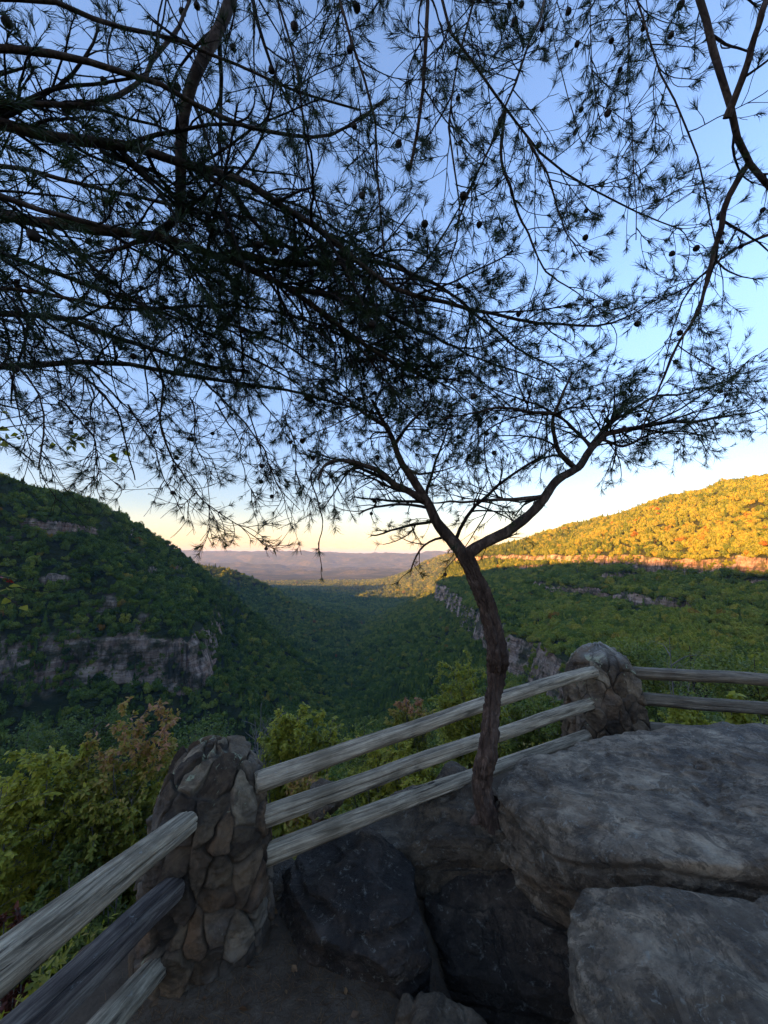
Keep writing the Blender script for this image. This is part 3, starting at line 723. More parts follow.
def catmull(P, n):
    P = np.array(P, float); P = np.vstack([2*P[0]-P[1], P, 2*P[-1]-P[-2]]); out = []
    seg = len(P) - 3; per = max(2, n // seg)
    for i in range(seg):
        a, b, c, d = P[i:i+4]
        for t in np.linspace(0, 1, per, endpoint=False):
            out.append(0.5*((2*b) + (-a+c)*t + (2*a-5*b+4*c-d)*t*t + (-a+3*b-3*c+d)*t**3))
    out.append(P[-2]); return np.array(out)
def resample(C, K):
    d = np.r_[0, np.cumsum(np.linalg.norm(np.diff(C, axis=0), axis=1))]; s = np.linspace(0, d[-1], K)
    return np.stack([np.interp(s, d, C[:, i]) for i in range(C.shape[1])], -1)
def wiggle(C, amp, seed):
    n = np.stack([fbm(C*4.0 + 31*i, 3, seed+i) for i in range(3)], -1)
    w = np.sin(np.linspace(0, math.pi, len(C)))[:, None] ** 0.5
    return C + n * amp * w
def spawn(C, Rr, per_m, lo, hi, ang, K, rg, t0=0.08, bend=0.35, grav=0.0, rfac=0.55, rmin=0.0012, lfac_end=0.5, lift=0.0):
    """children along parents C (N,K0,3); returns centre lines (M,K,3), radii"""
    N, K0, _ = C.shape
    L = np.linalg.norm(np.diff(C, axis=1), axis=2).sum(1)
    cnt = rg.poisson(np.maximum(L * per_m, 0)); cnt = np.maximum(cnt, 0)
    own = np.repeat(np.arange(N), cnt); M = len(own)
    t = rg.uniform(t0, 1.0, M); f = t * (K0 - 1); i = np.minimum(f.astype(int), K0 - 2); u = (f - i)[:, None]
    P = C[own, i]*(1-u) + C[own, i+1]*u; T = unit(C[own, i+1] - C[own, i])
    pr = Rr[own, i]
    rnd = unit(rg.normal(size=(M, 3)) * np.array([1, 1, 0.75])); perp = unit(rnd - (rnd*T).sum(1)[:, None]*T)
    a = np.radians(rg.normal(ang, 14, M))[:, None]
    D = unit(T*np.cos(a) + perp*np.sin(a) + np.array([0, 0, lift]))
    ln = rg.uniform(lo, hi, M) * (1 - (1 - lfac_end) * t)
    pts = [P]; 
    b1 = rg.normal(size=(M, 3)) * bend; 
    for k in range(1, K):
        D = unit(D + b1 * (0.5/K) * 2 + rg.normal(size=(M, 3)) * bend * 0.45 / math.sqrt(K) + np.array([0, 0, grav]) / K)
        pts.append(pts[-1] + D * (ln / (K - 1))[:, None])
    CC = np.stack(pts, 1)
    r0 = np.maximum(np.minimum(pr * rfac, 0.010 * np.sqrt(ln/0.5) + 0.0), rmin)
    RR = r0[:, None] * np.linspace(1, 0.45, K)[None, :]; RR = np.maximum(RR, rmin * 0.7)
    return CC, RR
def needles(C, per, rg, l0=0.030, l1=0.062, w=0.0018, tmin=0.35, spread=(14, 58)):
    """pairs of needles brushing forward round the outer part of each twig"""
    N, K, _ = C.shape; own = np.repeat(np.arange(N), per); M = len(own)
    t = tmin + (1 - tmin) * rg.uniform(0, 1, M) ** 0.7; f = t*(K-1); i = np.minimum(f.astype(int), K-2); u = (f-i)[:, None]
    P = C[own, i]*(1-u) + C[own, i+1]*u; T = unit(C[own, i+1]-C[own, i])
    rnd = rg.normal(size=(M, 3)); perp = unit(rnd - (rnd*T).sum(1)[:, None]*T)
    a = np.radians(rg.uniform(*spread, M))[:, None]
    D = unit(T*np.cos(a) + perp*np.sin(a)); ln = (rg.uniform(l0, l1, M) * rg.uniform(.6, 1.25, N)[own])[:, None]
    S = unit(np.cross(D, rg.normal(size=(M, 3)))) * w/2
    D2 = unit(D + rg.normal(size=(M, 3))*0.12)
    V = np.stack([P - S, P + S, P + D*ln*0.55 + S*0.9, P + D2*ln, P + D*ln*0.55 - S*0.9], 1).reshape(-1, 3)
    b = np.arange(M)[:, None]*5
    F4 = b + np.array([[0, 1, 2, 4]]); F3 = b + np.array([[4, 2, 3]])
    return V, F4, F3
def bark_mat(name, c0, c1, c2, sc_=1.0):
    m = NT(name); g = m.coord((1, 1, .45)); n1 = m.noise(g, 22*sc_, 8, 0.75, 0.6); n2 = m.noise(g, 6*sc_, 5, 0.6)
    v = m.n('ShaderNodeTexVoronoi', feature='DISTANCE_TO_EDGE'); v.inputs['Scale'].default_value = 26*sc_; v.inputs['Randomness'].default_value = 1
    mp = m.coord((1.0, 1.0, 0.35)); m.l(mp, v.inputs['Vector'])
    e_ = m.mr(v.outputs['Distance'], 0.0, 0.12)
    c = m.ramp(n1, [(0.3, c0), (0.52, c1), (0.72, c2)]); c = m.mix(m.mr(n2, 0.45, 0.65, 0, 0.6), c, c0)
    c = m.mix(m.mr(e_, 0, 1, 0.35, 0), c, c0)
    m.bsdf(c, 0.85, m.bump(e_, 0.006, 0.5, m.bump(n1, 0.012, 0.8)), 0.2); return m.m
BARK = bark_mat('pine_bark', (0.024, 0.015, 0.011), (0.085, 0.056, 0.040), (0.22, 0.16, 0.12))
TWIG = bark_mat('twig_bark', (0.018, 0.014, 0.010), (0.035, 0.026, 0.020), (0.06, 0.048, 0.038), 3)
def leaf_mat(name, ramp, trans=0.35, attr='tint'):
    m = NT(name); c = m.ramp(m.attr(attr), ramp)
    c = m.mix(m.mr(m.noise(m.coord(), 3.0, 3, 0.6), 0.4, 0.65, 0, 0.35), c, m.mix(1.0, c, (0.55, 0.6, 0.5), 'MULTIPLY'))
    b = m.n('ShaderNodeBsdfPrincipled'); m.l(c, b.inputs['Base Color']); b.inputs['Roughness'].default_value = 0.55; b.inputs['Specular IOR Level'].default_value = 0.3
    t = m.n('ShaderNodeBsdfTranslucent'); m.l(m.mix(1.0, c, (1.4, 1.5, 0.6), 'MULTIPLY'), t.inputs[0])
    x = m.n('ShaderNodeMixShader'); x.inputs[0].default_value = trans; m.l(b.outputs[0], x.inputs[1]); m.l(t.outputs[0], x.inputs[2]); m.l(x.outputs[0], m.out.inputs[0]); return m.m
NEED = leaf_mat('pine_needles', [(0.0, (0.022, 0.040, 0.014)), (1.0, (0.038, 0.062, 0.018))], 0.15)
CONE = NT('cone_scales'); CONE.bsdf((0.030, 0.020, 0.014), 0.8); CONE = CONE.m

def cone_mesh():
    nu, nv = 20, 22; t = np.linspace(0, 1, nv); a = np.linspace(0, 2*np.pi, nu, endpoint=False)
    A, T = np.meshgrid(a, t, indexing='ij')
    r = 0.0185 * np.sin(np.clip(T*0.93+0.07, 0, 1)*math.pi) ** 0.6 * (1 - 0.35*T)
    r = r * (1 + 0.26 * np.abs(np.sin(A*4 + np.round(T*9)*0.8)) * np.abs(np.sin(T*9*math.pi)))
    V = np.stack([np.cos(A)*r, np.sin(A)*r, -T*0.037], -1).reshape(-1, 3)
    return make_mesh('pine_cone', V, grid_faces(nu, nv, True), mats=[CONE])
CONEM = cone_mesh()
def add_cones(parent, C, n, rg, off):
    """single cones seated on chosen twigs"""
    N, K, _ = C.shape
    for j in rg.choice(N, size=min(n, N), replace=False):
        k = rg.integers(1, K); p = C[j, k] - off
        o = obj('pine_cone', CONEM, parent, tuple(p), (rg.uniform(-1.3, 1.3), rg.uniform(-1.3, 1.3), rg.uniform(0, 6.28)))
        s = rg.uniform(0.55, 0.9); o.scale = (s, s, s)

def pine(root, off, boughs, rg, part='bough', seed=0, cones=60, per1=11, per2=15, per3=11, needle_n=34, base_twig=True):
    """boughs: list of dict(C, r0, r1, d1 density, len1); returns nothing, builds parts under root"""
    allT = []; allG = Geo(); ng_ = Geo(); conesC = []
    for bi, b in enumerate(boughs):
        C = wiggle(resample(b['C'], 44), b.get('wig', 0.035), seed + bi*7); K = len(C)
        tt = np.linspace(0, 1, K)
        Rr = b['r0'] + (b['r1'] - b['r0']) * tt ** 0.8
        Rr = Rr * (1 + 0.16 * fbm(C*18, 2, seed+bi))
        V, F = tubes(C[None], Rr[None], 10)
        if b.get('part', True):
            g = Geo(); g.add(V - off, F); o = obj(part, g.mesh(part, BARK), root)
            if b.get('label'): o['label'] = b['label']
        else: allG.add(V - off, F)
        vis = b.get('t0', 0.0); k0 = int(vis*(K-1))
        Cv, Rv = C[None, k0:], Rr[None, k0:]
        dn = b.get('dens', 1.0); ln = b.get('len', 1.0)
        C1, R1 = spawn(Cv, Rv, per1*dn, 0.22*ln, 0.75*ln, b.get('ang', 52), 9, rg, bend=0.55, grav=b.get('grav', -0.25), rfac=0.5, rmin=0.0026, t0=0.02)
        C2, R2 = spawn(C1, R1, per2, 0.10, 0.34, 48, 7, rg, bend=0.5, grav=b.get('grav2', 0.0), rmin=0.0018, t0=0.15)
        C3, R3 = spawn(C2, R2, per3, 0.04, 0.13, 44, 5, rg, bend=0.35, grav=0.1, rmin=0.0013, t0=0.25)
        for (c, r, s) in ((C1, R1, 5), (C2, R2, 4), (C3, R3, 3)):
            V, F = tubes(c, r, s); allG.add(V - off, F)
        nd = b.get('needle', 1.0)
        leafy3 = C3[rg.uniform(size=len(C3)) < 0.75*nd]; leafy2 = C2[rg.uniform(size=len(C2)) < 0.8*nd]
        for c, n in ((leafy3, needle_n), (leafy2[:, -3:], needle_n), (C1[:, -2:], needle_n)):
            if len(c) == 0: continue
            V, F4, F3 = needles(c, n, rg, tmin=0.3)
            tint = np.repeat(rg.uniform(0, 1, len(V)//5), 5); ng_.add(V - off, F4, tint); ng_.add(np.zeros((0, 3)), F3 - len(V))
        conesC.append(C2)
    obj('twigs', allG.mesh('twigs', TWIG), root)
    obj('needles', ng_.mesh('needles', NEED, False, 'tint'), root)
    CC = np.concatenate([c[:, 2:5] for c in conesC]); add_cones(root, CC, cones, rg, off)
    print('pine', allG.n, ng_.n)

# ---------------------------------------------------------------- the small pine by the fence
def trace(pts):
    return catmull([at(*p) for p in pts], 24)
TB = at(492, 832, 2.14)
small = thing('pine_tree', 'small twisted pine with a forked trunk growing from the rock in front of the rails', 'tree', tuple(TB))
trunk_pts = [(494, 836, 2.14), (489, 815, 2.13), (483, 785, 2.12), (487, 745, 2.10), (494, 708, 2.14), (498, 672, 2.17), (494, 640, 2.14), (485, 605, 2.16), (475, 580, 2.18), (464, 553, 2.18)]
C = resample(trace(trunk_pts), 260); K = len(C)
C = C + (np.stack([fbm(C*5.5 + 9*i, 3, 211+i) for i in range(3)], -1) * np.array([.030, .030, 0])) * np.sin(np.linspace(0, math.pi, K))[:, None]**.5; t = np.linspace(0, 1, K)
Rr = np.interp(t, [0, .05, .15, .4, .5, .60, .66, .75, .92, 1], [0.066, 0.043, 0.038, 0.031, 0.031, 0.045, 0.034, 0.032, 0.026, 0.036])
V, F = tubes(C[None], Rr[None], 90)
T = unit(V - np.repeat(C, 90, 0)); ang = np.arange(len(V)) % 90 / 90 * 2*np.pi; hh = np.repeat(t, 90) * 1.6
tw = ang + hh * 1.6
q = np.stack([np.cos(tw)*1.4, np.sin(tw)*1.4, hh*1.5], -1)
V = V + T * (0.022*fbm(q*1.3, 4, 201) + 0.016*fbm(q*np.array([2.6, 2.6, 2.2]), 5, 203, .6, ridge=True) + 0.005*fbm(V*60, 3, 205) - 0.022*np.exp(-(((tw - 3.6 + np.pi) % (2*np.pi) - np.pi)/0.22)**2) * smooth(.35, .45, np.repeat(t, 90)) * smooth(.85, .7, np.repeat(t, 90)))[:, None]
V = V + T * (0.030*np.exp(-((np.repeat(t, 90)-0.615)/0.018)**2) * np.maximum(np.cos(ang-5.6), 0)**3)[:, None]
g = Geo(); g.add(V - TB, F); obj('trunk', g.mesh('trunk', BARK), small)
rg_ = Geo()
for (dx, dy, px_) in ((-.15, .05, 0), (.13, .06, 2)):
    C_ = catmull([TB + np.array([0, 0, .14]), TB + np.array([dx*.45, dy*.45, .035]), TB + np.array([dx, dy, -.03]), TB + np.array([dx*1.5, dy*1.5, -.09])], 18)
    V, F = tubes(C_[None], np.linspace(.042, .012, len(C_))[None], 12); rg_.add(V - TB, F)
obj('root', rg_.mesh('root', BARK), small)
S = 2.18
limbs = [
 dict(C=trace([(466,560,S),(455,543,S),(438,522,S),(428,503,S),(416,488,2.16),(404,468,2.14),(394,447,2.12),(384,425,2.1),(372,400,2.1)]), r0=.040, r1=.009, dens=.9, label='upper left limb', wig=.02),
 dict(C=trace([(464,556,S),(482,544,S),(508,532,S),(528,517,S),(545,498,2.2),(558,480,2.22),(578,467,2.24),(592,447,2.26),(606,434,2.28)]), r0=.036, r1=.018, dens=.5, label='thick right limb', wig=.015),
]
sub = [
 dict(C=trace([(424,499,S),(400,488,2.14),(380,474,2.1),(360,463,2.06),(340,460,2.02),(325,466,2.0),(318,480,1.98)]), r0=.024, r1=.006, dens=.8),
 dict(C=trace([(548,494,2.2),(520,498,2.16),(495,500,2.12),(470,503,2.1),(448,502,2.08),(428,503,2.06)]), r0=.014, r1=.004, dens=.7),
 dict(C=trace([(404,468,2.14),(420,474,2.12),(438,472,2.1),(455,466,2.08)]), r0=.010, r1=.003, dens=.7),
 dict(C=trace([(575,468,2.24),(563,452,2.2),(558,436,2.15),(553,415,2.1),(560,395,2.05),(572,372,2.0)]), r0=.018, r1=.005, dens=1.3),
 dict(C=trace([(606,434,2.28),(640,428,2.32),(680,424,2.36),(720,418,2.4),(765,408,2.45)]), r0=.018, r1=.004, dens=2.0, len=.7),
 dict(C=trace([(600,440,2.28),(625,446,2.34),(650,436,2.4),(685,432,2.46),(715,440,2.5)]), r0=.010, r1=.003, dens=1.2, len=.5),
 dict(C=trace([(590,448,2.26),(615,420,2.3),(650,400,2.35),(690,390,2.4),(735,378,2.5)]), r0=.013, r1=.003, dens=1.8, len=.65),
 dict(C=trace([(560,415,2.1),(530,412,2.05),(500,408,2.0),(470,412,1.95),(440,420,1.9)]), r0=.012, r1=.003, dens=2.0, len=.8),
 dict(C=trace([(592,447,2.26),(570,425,2.35),(540,405,2.4),(510,395,2.45),(480,385,2.5)]), r0=.012, r1=.003, dens=2.0, len=.8),
 dict(C=trace([(394,447,2.12),(410,425,2.1),(425,405,2.1),(430,385,2.1)]), r0=.012, r1=.003, dens=3.0, len=.6, needle=1.3),
 dict(C=trace([(384,425,2.1),(360,410,2.05),(345,395,2.0),(320,385,1.95)]), r0=.012, r1=.003, dens=3.0, len=.6, needle=1.3),
 dict(C=trace([(318,466,1.98),(312,478,1.96),(318,500,1.95),(321,525,1.95),(318,548,1.95),(322,572,1.95)]), r0=.005, r1=.0018, dens=.8, len=.18, part=False, grav=-1.0, needle=.25),
 dict(C=trace([(340,460,2.02),(322,470,2.0),(310,490,2.0),(305,505,2.0)]), r0=.004, r1=.0018, dens=1, len=.25, part=False, grav=-.8, needle=.4),
]
pine(small, TB, limbs + sub, np.random.default_rng(77), 'limb', 300, cones=38, needle_n=26)

# ---------------------------------------------------------------- big pine reaching in from the left, its trunk outside the frame
def big_trunk(root, base, H, r, seed, lean=(0, 0)):
    z = np.linspace(-0.6, H, 60); C = np.stack([base[0] + lean[0]*z + 0.05*np.sin(z*1.3+seed), base[1] + lean[1]*z + 0.05*np.cos(z*1.7+seed), z], -1)
    Rr = r * (1 - 0.75*np.clip(z/H, 0, 1)) + 0.05*np.exp(-np.clip(z, 0, 9)/0.2)
    V, F = tubes(C[None], Rr[None], 28); d = unit(V - np.repeat(C, 28, 0))
    V = V + d * (0.02*fbm(V*np.array([14, 14, 4]), 4, seed, ridge=True))[:, None]
    g = Geo(); g.add(V - np.array(base), F); obj('trunk', g.mesh('trunk', BARK), root)
    return lambda zz: np.array([base[0] + lean[0]*zz + 0.05*math.sin(zz*1.3+seed), base[1] + lean[1]*zz + 0.05*math.cos(zz*1.7+seed), zz])
def bough(trunk_pt, pts, **kw):
    P = [at(*p) for p in pts]
    if trunk_pt is not None:
        dd = np.linalg.norm(trunk_pt - P[0]); m_ = P[0] + unit(P[0] - P[1]) * dd * .30; P = [trunk_pt, m_] + P
    C = resample(np.array(P), 160)
    for _ in range(34): C[1:-1] = (C[:-2] + 2*C[1:-1] + C[2:]) / 4
    d = dict(C=C, **kw)
    if trunk_pt is not None:
        s = np.r_[0, np.cumsum(np.linalg.norm(np.diff(C, axis=0), axis=1))]
        i = int(np.argmin(np.linalg.norm(C - P[2], axis=1))); d['t0'] = max(0, s[i]/s[-1] - 0.10)
    return d
B1 = np.array([-3.3, -0.5, 0.0])
pine1 = thing('pine_tree', 'large dark pine whose cone-laden boughs spread over the view from the upper left', 'tree', tuple(B1))
tp = big_trunk(pine1, B1, 6.8, 0.17, 3, (0.05, 0.02))
BG = [
 bough(tp(2.7), [(-30,368,2.1),(60,361,2.15),(120,366,2.2),(200,376,2.3),(270,386,2.35),(330,400,2.4),(384,416,2.45)], r0=.040, r1=.006, dens=.8, label='long low bough along the foot of the crown'),
 bough(tp(2.9), [(-30,316,1.9),(50,311,1.95),(100,330,2.0),(150,350,2.05),(196,365,2.1),(250,372,2.15)], r0=.045, r1=.008, dens=.7),
 bough(tp(3.1), [(-30,238,1.6),(40,268,1.65),(100,290,1.75),(165,312,1.85),(230,345,1.95),(300,385,2.05)], r0=.028, r1=.005, dens=1.0),
 bough(tp(3.3), [(-30,205,1.35),(60,225,1.4),(150,240,1.5),(230,254,1.6),(290,288,1.7),(340,328,1.8),(384,360,1.9),(430,380,2.0)], r0=.045, r1=.008, dens=1.0),
 bough(tp(3.6), [(-30,115,1.15),(60,143,1.2),(120,152,1.25),(165,147,1.3),(230,170,1.4),(300,215,1.5),(384,293,1.65),(440,300,1.75),(520,320,1.9),(570,328,2.0),(620,325,2.1),(655,300,2.2)], r0=.032, r1=.004, dens=.75),
 bough(tp(3.8), [(-30,92,1.1),(50,108,1.12),(100,110,1.15),(130,92,1.2),(165,50,1.3),(190,0,1.35)], r0=.018, r1=.006, dens=.7),
 bough(tp(4.0), [(-30,48,1.0),(60,60,1.05),(110,65,1.1),(150,88,1.15),(190,110,1.25),(250,130,1.35),(330,140,1.5),(384,100,1.6)], r0=.022, r1=.005, dens=.8),
 bough(tp(4.9), [(237,-25,1.35),(225,25,1.3),(202,50,1.3),(184,90,1.32),(178,120,1.35),(183,170,1.42),(180,215,1.5)], r0=.038, r1=.020, dens=.7, label='pale barked limb hanging from above'),
 bough(None, [(180,215,1.5),(160,236,1.5),(120,250,1.48),(90,255,1.45)], r0=.018, r1=.005, dens=.9),
 bough(None, [(182,160,1.42),(230,185,1.5),(270,235,1.6),(330,265,1.7),(384,255,1.8)], r0=.014, r1=.004, dens=.9),
 bough(tp(4.6), [(-20,5,.95),(60,12,1.0),(120,30,1.1),(170,25,1.2),(230,60,1.3),(300,95,1.4),(360,110,1.5)], r0=.016, r1=.004, dens=.8),
 bough(tp(2.8), [(-30,340,1.5),(20,366,1.5),(45,395,1.55),(46,430,1.6),(38,470,1.65)], r0=.009, r1=.003, dens=.9, len=.55, needle=.4, grav=-.5),
 bough(None, [(62,362,2.15),(100,392,2.1),(122,420,2.1),(128,450,2.1),(135,480,2.1)], r0=.010, r1=.003, dens=1.1, len=.5, needle=.45, grav=-.5),
 bough(None, [(200,376,2.3),(235,415,2.25),(262,445,2.2),(275,480,2.2),(300,510,2.2)], r0=.008, r1=.002, dens=1.3, len=.5, needle=.4, grav=-.5),
 bough(None, [(150,350,2.05),(165,385,2.05),(162,420,2.05),(170,455,2.1),(200,495,2.1),(235,525,2.15),(275,550,2.2)], r0=.008, r1=.0018, dens=1.0, len=.5, needle=.3, grav=-.6),
 bough(tp(3.2), [(-30,185,.78),(20,205,.80),(60,212,.82),(110,228,.90)], r0=.014, r1=.006, dens=2.2, len=.55, needle=1.3),
 bough(tp(3.0), [(-30,280,1.5),(60,300,1.6),(140,310,1.7),(230,300,1.8),(300,320,1.9),(384,345,2.0),(450,390,2.1)], r0=.016, r1=.004, dens=1.0),
 bough(None, [(230,254,1.6),(300,262,1.75),(384,262,1.9),(450,290,2.0),(520,350,2.1),(560,372,2.2)], r0=.018, r1=.004, dens=1.0),
 bough(None, [(290,288,1.7),(360,300,1.85),(420,330,2.0),(480,360,2.1),(540,380,2.2)], r0=.014, r1=.004, dens=1.1),
 bough(tp(3.4), [(-30,160,1.6),(60,180,1.7),(150,200,1.8),(240,215,1.9),(320,235,2.0),(384,300,2.1),(410,360,2.2)], r0=.020, r1=.004, dens=1.0),
 bough(None, [(340,328,1.8),(380,372,1.9),(400,400,2.0),(430,430,2.05)], r0=.010, r1=.003, dens=2.0, len=.6, needle=1.2),
 *[bough(None, [(x0, y0, Y0), (x0 + 60, y0 + 22, Y0 + .1), (x0 + 125, y0 + 62, Y0 + .22), (x0 + 180, y0 + 118, Y0 + .35)], r0=.008, r1=.002, dens=1.3, len=.8, part=False, wig=.06) for (x0, y0, Y0) in ((60, 212, 1.4), (140, 236, 1.55), (200, 250, 1.7), (255, 262, 1.7), (300, 290, 1.85), (240, 180, 1.5), (330, 235, 1.7), (100, 150, 1.3), (150, 300, 1.8), (330, 330, 1.9), (20, 130, 1.2), (220, 320, 1.95))],
 *[bough(None, [(x0, y0, Y0), (x0 + dx*.35, y0 + 30, Y0 + .03), (x0 + dx*.7, y0 + 68, Y0 + .05), (x0 + dx, y0 + dy, Y0 + .08)], r0=.005, r1=.0016, dens=1.2, len=.38, part=False, wig=.05, needle=.28, grav=-.7) for (x0, y0, Y0, dx, dy) in ((10, 372, 1.9, 25, 95), (90, 385, 2.0, 12, 95), (150, 392, 2.05, 30, 100), (190, 398, 2.1, 20, 110), (215, 402, 2.1, 45, 105), (248, 405, 2.2, 25, 95), (285, 415, 2.2, 20, 90), (60, 400, 1.9, 60, 85), (128, 405, 2.0, 55, 110), (20, 300, 1.6, 40, 110), (255, 390, 2.25, 60, 85), (100, 330, 2.0, 25, 100))],
 bough(tp(2.6), [(-30,395,2.3),(30,402,2.35),(90,408,2.4),(150,425,2.45),(220,440,2.5)], r0=.009, r1=.002, dens=.8, len=.6, needle=.5),
]
pine(pine1, B1, BG, np.random.default_rng(5), 'bough', 500, cones=98, per1=13.5, per2=14, per3=10, needle_n=30)

# ---------------------------------------------------------------- second pine overhead, its trunk behind the viewer on the right
B2 = np.array([2.6, -1.6, 0.0])
pine2 = thing('pine_tree', 'tall pine with sparse trailing boughs against the open blue sky, upper right', 'tree', tuple(B2))
tp = big_trunk(pine2, B2, 7.2, 0.16, 8, (-0.03, 0.04))
BG = [
 bough(tp(5.2), [(698,-25,1.3),(708,30,1.32),(722,70,1.35),(727,110,1.38),(738,148,1.42),(768,190,1.5),(800,215,1.55)], r0=.024, r1=.011, dens=.35, len=.8, label='thickest bare bough at the right edge'),
 bough(None, [(727,118,1.38),(745,70,1.3),(765,10,1.2),(775,-20,1.2)], r0=.014, r1=.010, dens=.4, len=.7),
 bough(None, [(745,168,1.45),(727,205,1.5),(713,250,1.6),(697,310,1.7),(668,370,1.8),(648,410,1.9),(640,440,1.95)], r0=.013, r1=.003, dens=.6, len=.6),
 bough(tp(5.0), [(630,-20,1.4),(640,20,1.42),(655,60,1.45),(678,110,1.5),(697,155,1.55),(706,195,1.6),(715,240,1.7)], r0=.010, r1=.003, dens=.7, len=.6),
 bough(None, [(768,235,1.9),(740,245,1.9),(715,262,1.9),(690,290,1.9),(672,330,1.95),(660,380,2.0)], r0=.008, r1=.002, dens=.7, len=.55),
 bough(tp(4.6), [(426,-25,1.15),(428,15,1.15),(427,50,1.2),(432,80,1.25),(420,120,1.3),(410,170,1.4)], r0=.022, r1=.006, dens=.8),
 bough(tp(4.7), [(436,-20,1.3),(445,25,1.32),(465,52,1.35),(485,82,1.4),(505,112,1.45),(522,132,1.5),(546,162,1.55),(582,186,1.6),(622,206,1.7),(682,230,1.8)], r0=.016, r1=.003, dens=.95, len=.7),
 bough(tp(4.9), [(552,-20,1.5),(540,20,1.5),(525,50,1.5),(516,85,1.48),(505,112,1.45),(490,145,1.4),(470,185,1.4),(455,230,1.45)], r0=.012, r1=.004, dens=.8, len=.7),
 bough(tp(4.9), [(560,-20,1.5),(552,30,1.5),(562,80,1.55),(577,125,1.6)], r0=.005, r1=.002, dens=.8, len=.5),
 bough(tp(4.9), [(622,-20,1.5),(630,40,1.5),(627,90,1.5),(632,150,1.5),(640,200,1.55),(636,240,1.6)], r0=.006, r1=.002, dens=1.3, len=.5),
 bough(tp(5.0), [(588,-20,1.5),(596,30,1.52),(588,80,1.56),(602,130,1.6)], r0=.005, r1=.002, dens=1.2, len=.5),
 bough(None, [(528,140,1.5),(545,180,1.55),(565,225,1.65),(585,262,1.7)], r0=.006, r1=.002, dens=1.1, len=.5),
 bough(None, [(505,112,1.45),(500,160,1.5),(520,215,1.6),(545,270,1.7),(600,312,1.85)], r0=.008, r1=.002, dens=1.0, len=.6),
 bough(tp(4.5), [(330,-25,1.2),(345,30,1.22),(370,80,1.28),(384,140,1.35),(372,200,1.45),(384,250,1.55)], r0=.014, r1=.004, dens=1.0, len=.8),
 bough(tp(4.4), [(270,-25,1.3),(290,20,1.32),(300,70,1.36),(310,130,1.45),(300,190,1.55),(330,240,1.65)], r0=.012, r1=.004, dens=1.0, len=.8),
 bough(tp(4.6), [(480,-25,1.3),(470,20,1.3),(450,70,1.33),(440,140,1.4),(470,200,1.5),(460,260,1.6),(430,300,1.7)], r0=.010, r1=.003, dens=1.0, len=.7),
 bough(tp(4.8), [(800,330,1.9),(768,345,1.9),(745,370,1.95),(720,380,2.0)], r0=.006, r1=.002, dens=.8, len=.5),
]
pine(pine2, B2, BG, np.random.default_rng(9), 'bough', 700, cones=70, per1=11, per2=13, per3=10, needle_n=30)
# ================================================================ broad-leaved plants
def leaves(P, D, rg, l0, l1, wid=0.55, droop=0.35):
    """pointed leaves, folded along the midrib, at points P growing along D"""
    M = len(P); D = unit(D * np.array([1, 1, .5]) + rg.normal(size=(M, 3))*0.35 + np.array([0, 0, -droop])); S = unit(np.cross(D, np.array([0, 0, 1.0]) + rg.normal(size=(M, 3))*0.45)); N = np.cross(S, D)
    L = rg.uniform(l0, l1, M)[:, None]; w = L*wid*0.5
    b = P; m1 = P + D*L*.35 - N*L*.04; tip = P + D*L - N*L*.12
    V = np.stack([b, m1 + S*w + N*w*.35, P + D*L*.72 + S*w*.62 + N*w*.15 - N*L*.06, tip, P + D*L*.72 - S*w*.62 + N*w*.15 - N*L*.06, m1 - S*w + N*w*.35], 1).reshape(-1, 3)
    i = np.arange(M)[:, None]*6
    return V, i + np.array([[0, 1, 2, 3]]), i + np.array([[0, 3, 4, 5]])
FOL = {
 'yellow': leaf_mat('yellow_green_leaves', [(0.0, (0.15, 0.18, 0.03)), (0.45, (0.34, 0.33, 0.045)), (0.8, (0.40, 0.36, 0.045)), (1.0, (0.42, 0.27, 0.06))]),
 'redtop': leaf_mat('turning_leaves', [(0.0, (0.14, 0.17, 0.022)), (0.45, (0.28, 0.26, 0.04)), (0.72, (0.38, 0.27, 0.07)), (0.9, (0.42, 0.20, 0.10)), (1.0, (0.44, 0.22, 0.14))]),
 'green': leaf_mat('green_leaves', [(0.0, (0.04, 0.075, 0.02)), (0.5, (0.10, 0.13, 0.03)), (1.0, (0.17, 0.20, 0.03))]),
 'red': leaf_mat('dark_red_leaves', [(0.0, (0.06, 0.03, 0.015)), (0.5, (0.12, 0.03, 0.02)), (1.0, (0.20, 0.06, 0.03))]),
}
STEM = bark_mat('pale_stem', (0.09, 0.08, 0.07), (0.17, 0.155, 0.14), (0.28, 0.26, 0.24), 2)
STEMD = bark_mat('brown_stem', (0.03, 0.024, 0.018), (0.07, 0.055, 0.045), (0.12, 0.10, 0.08), 2)
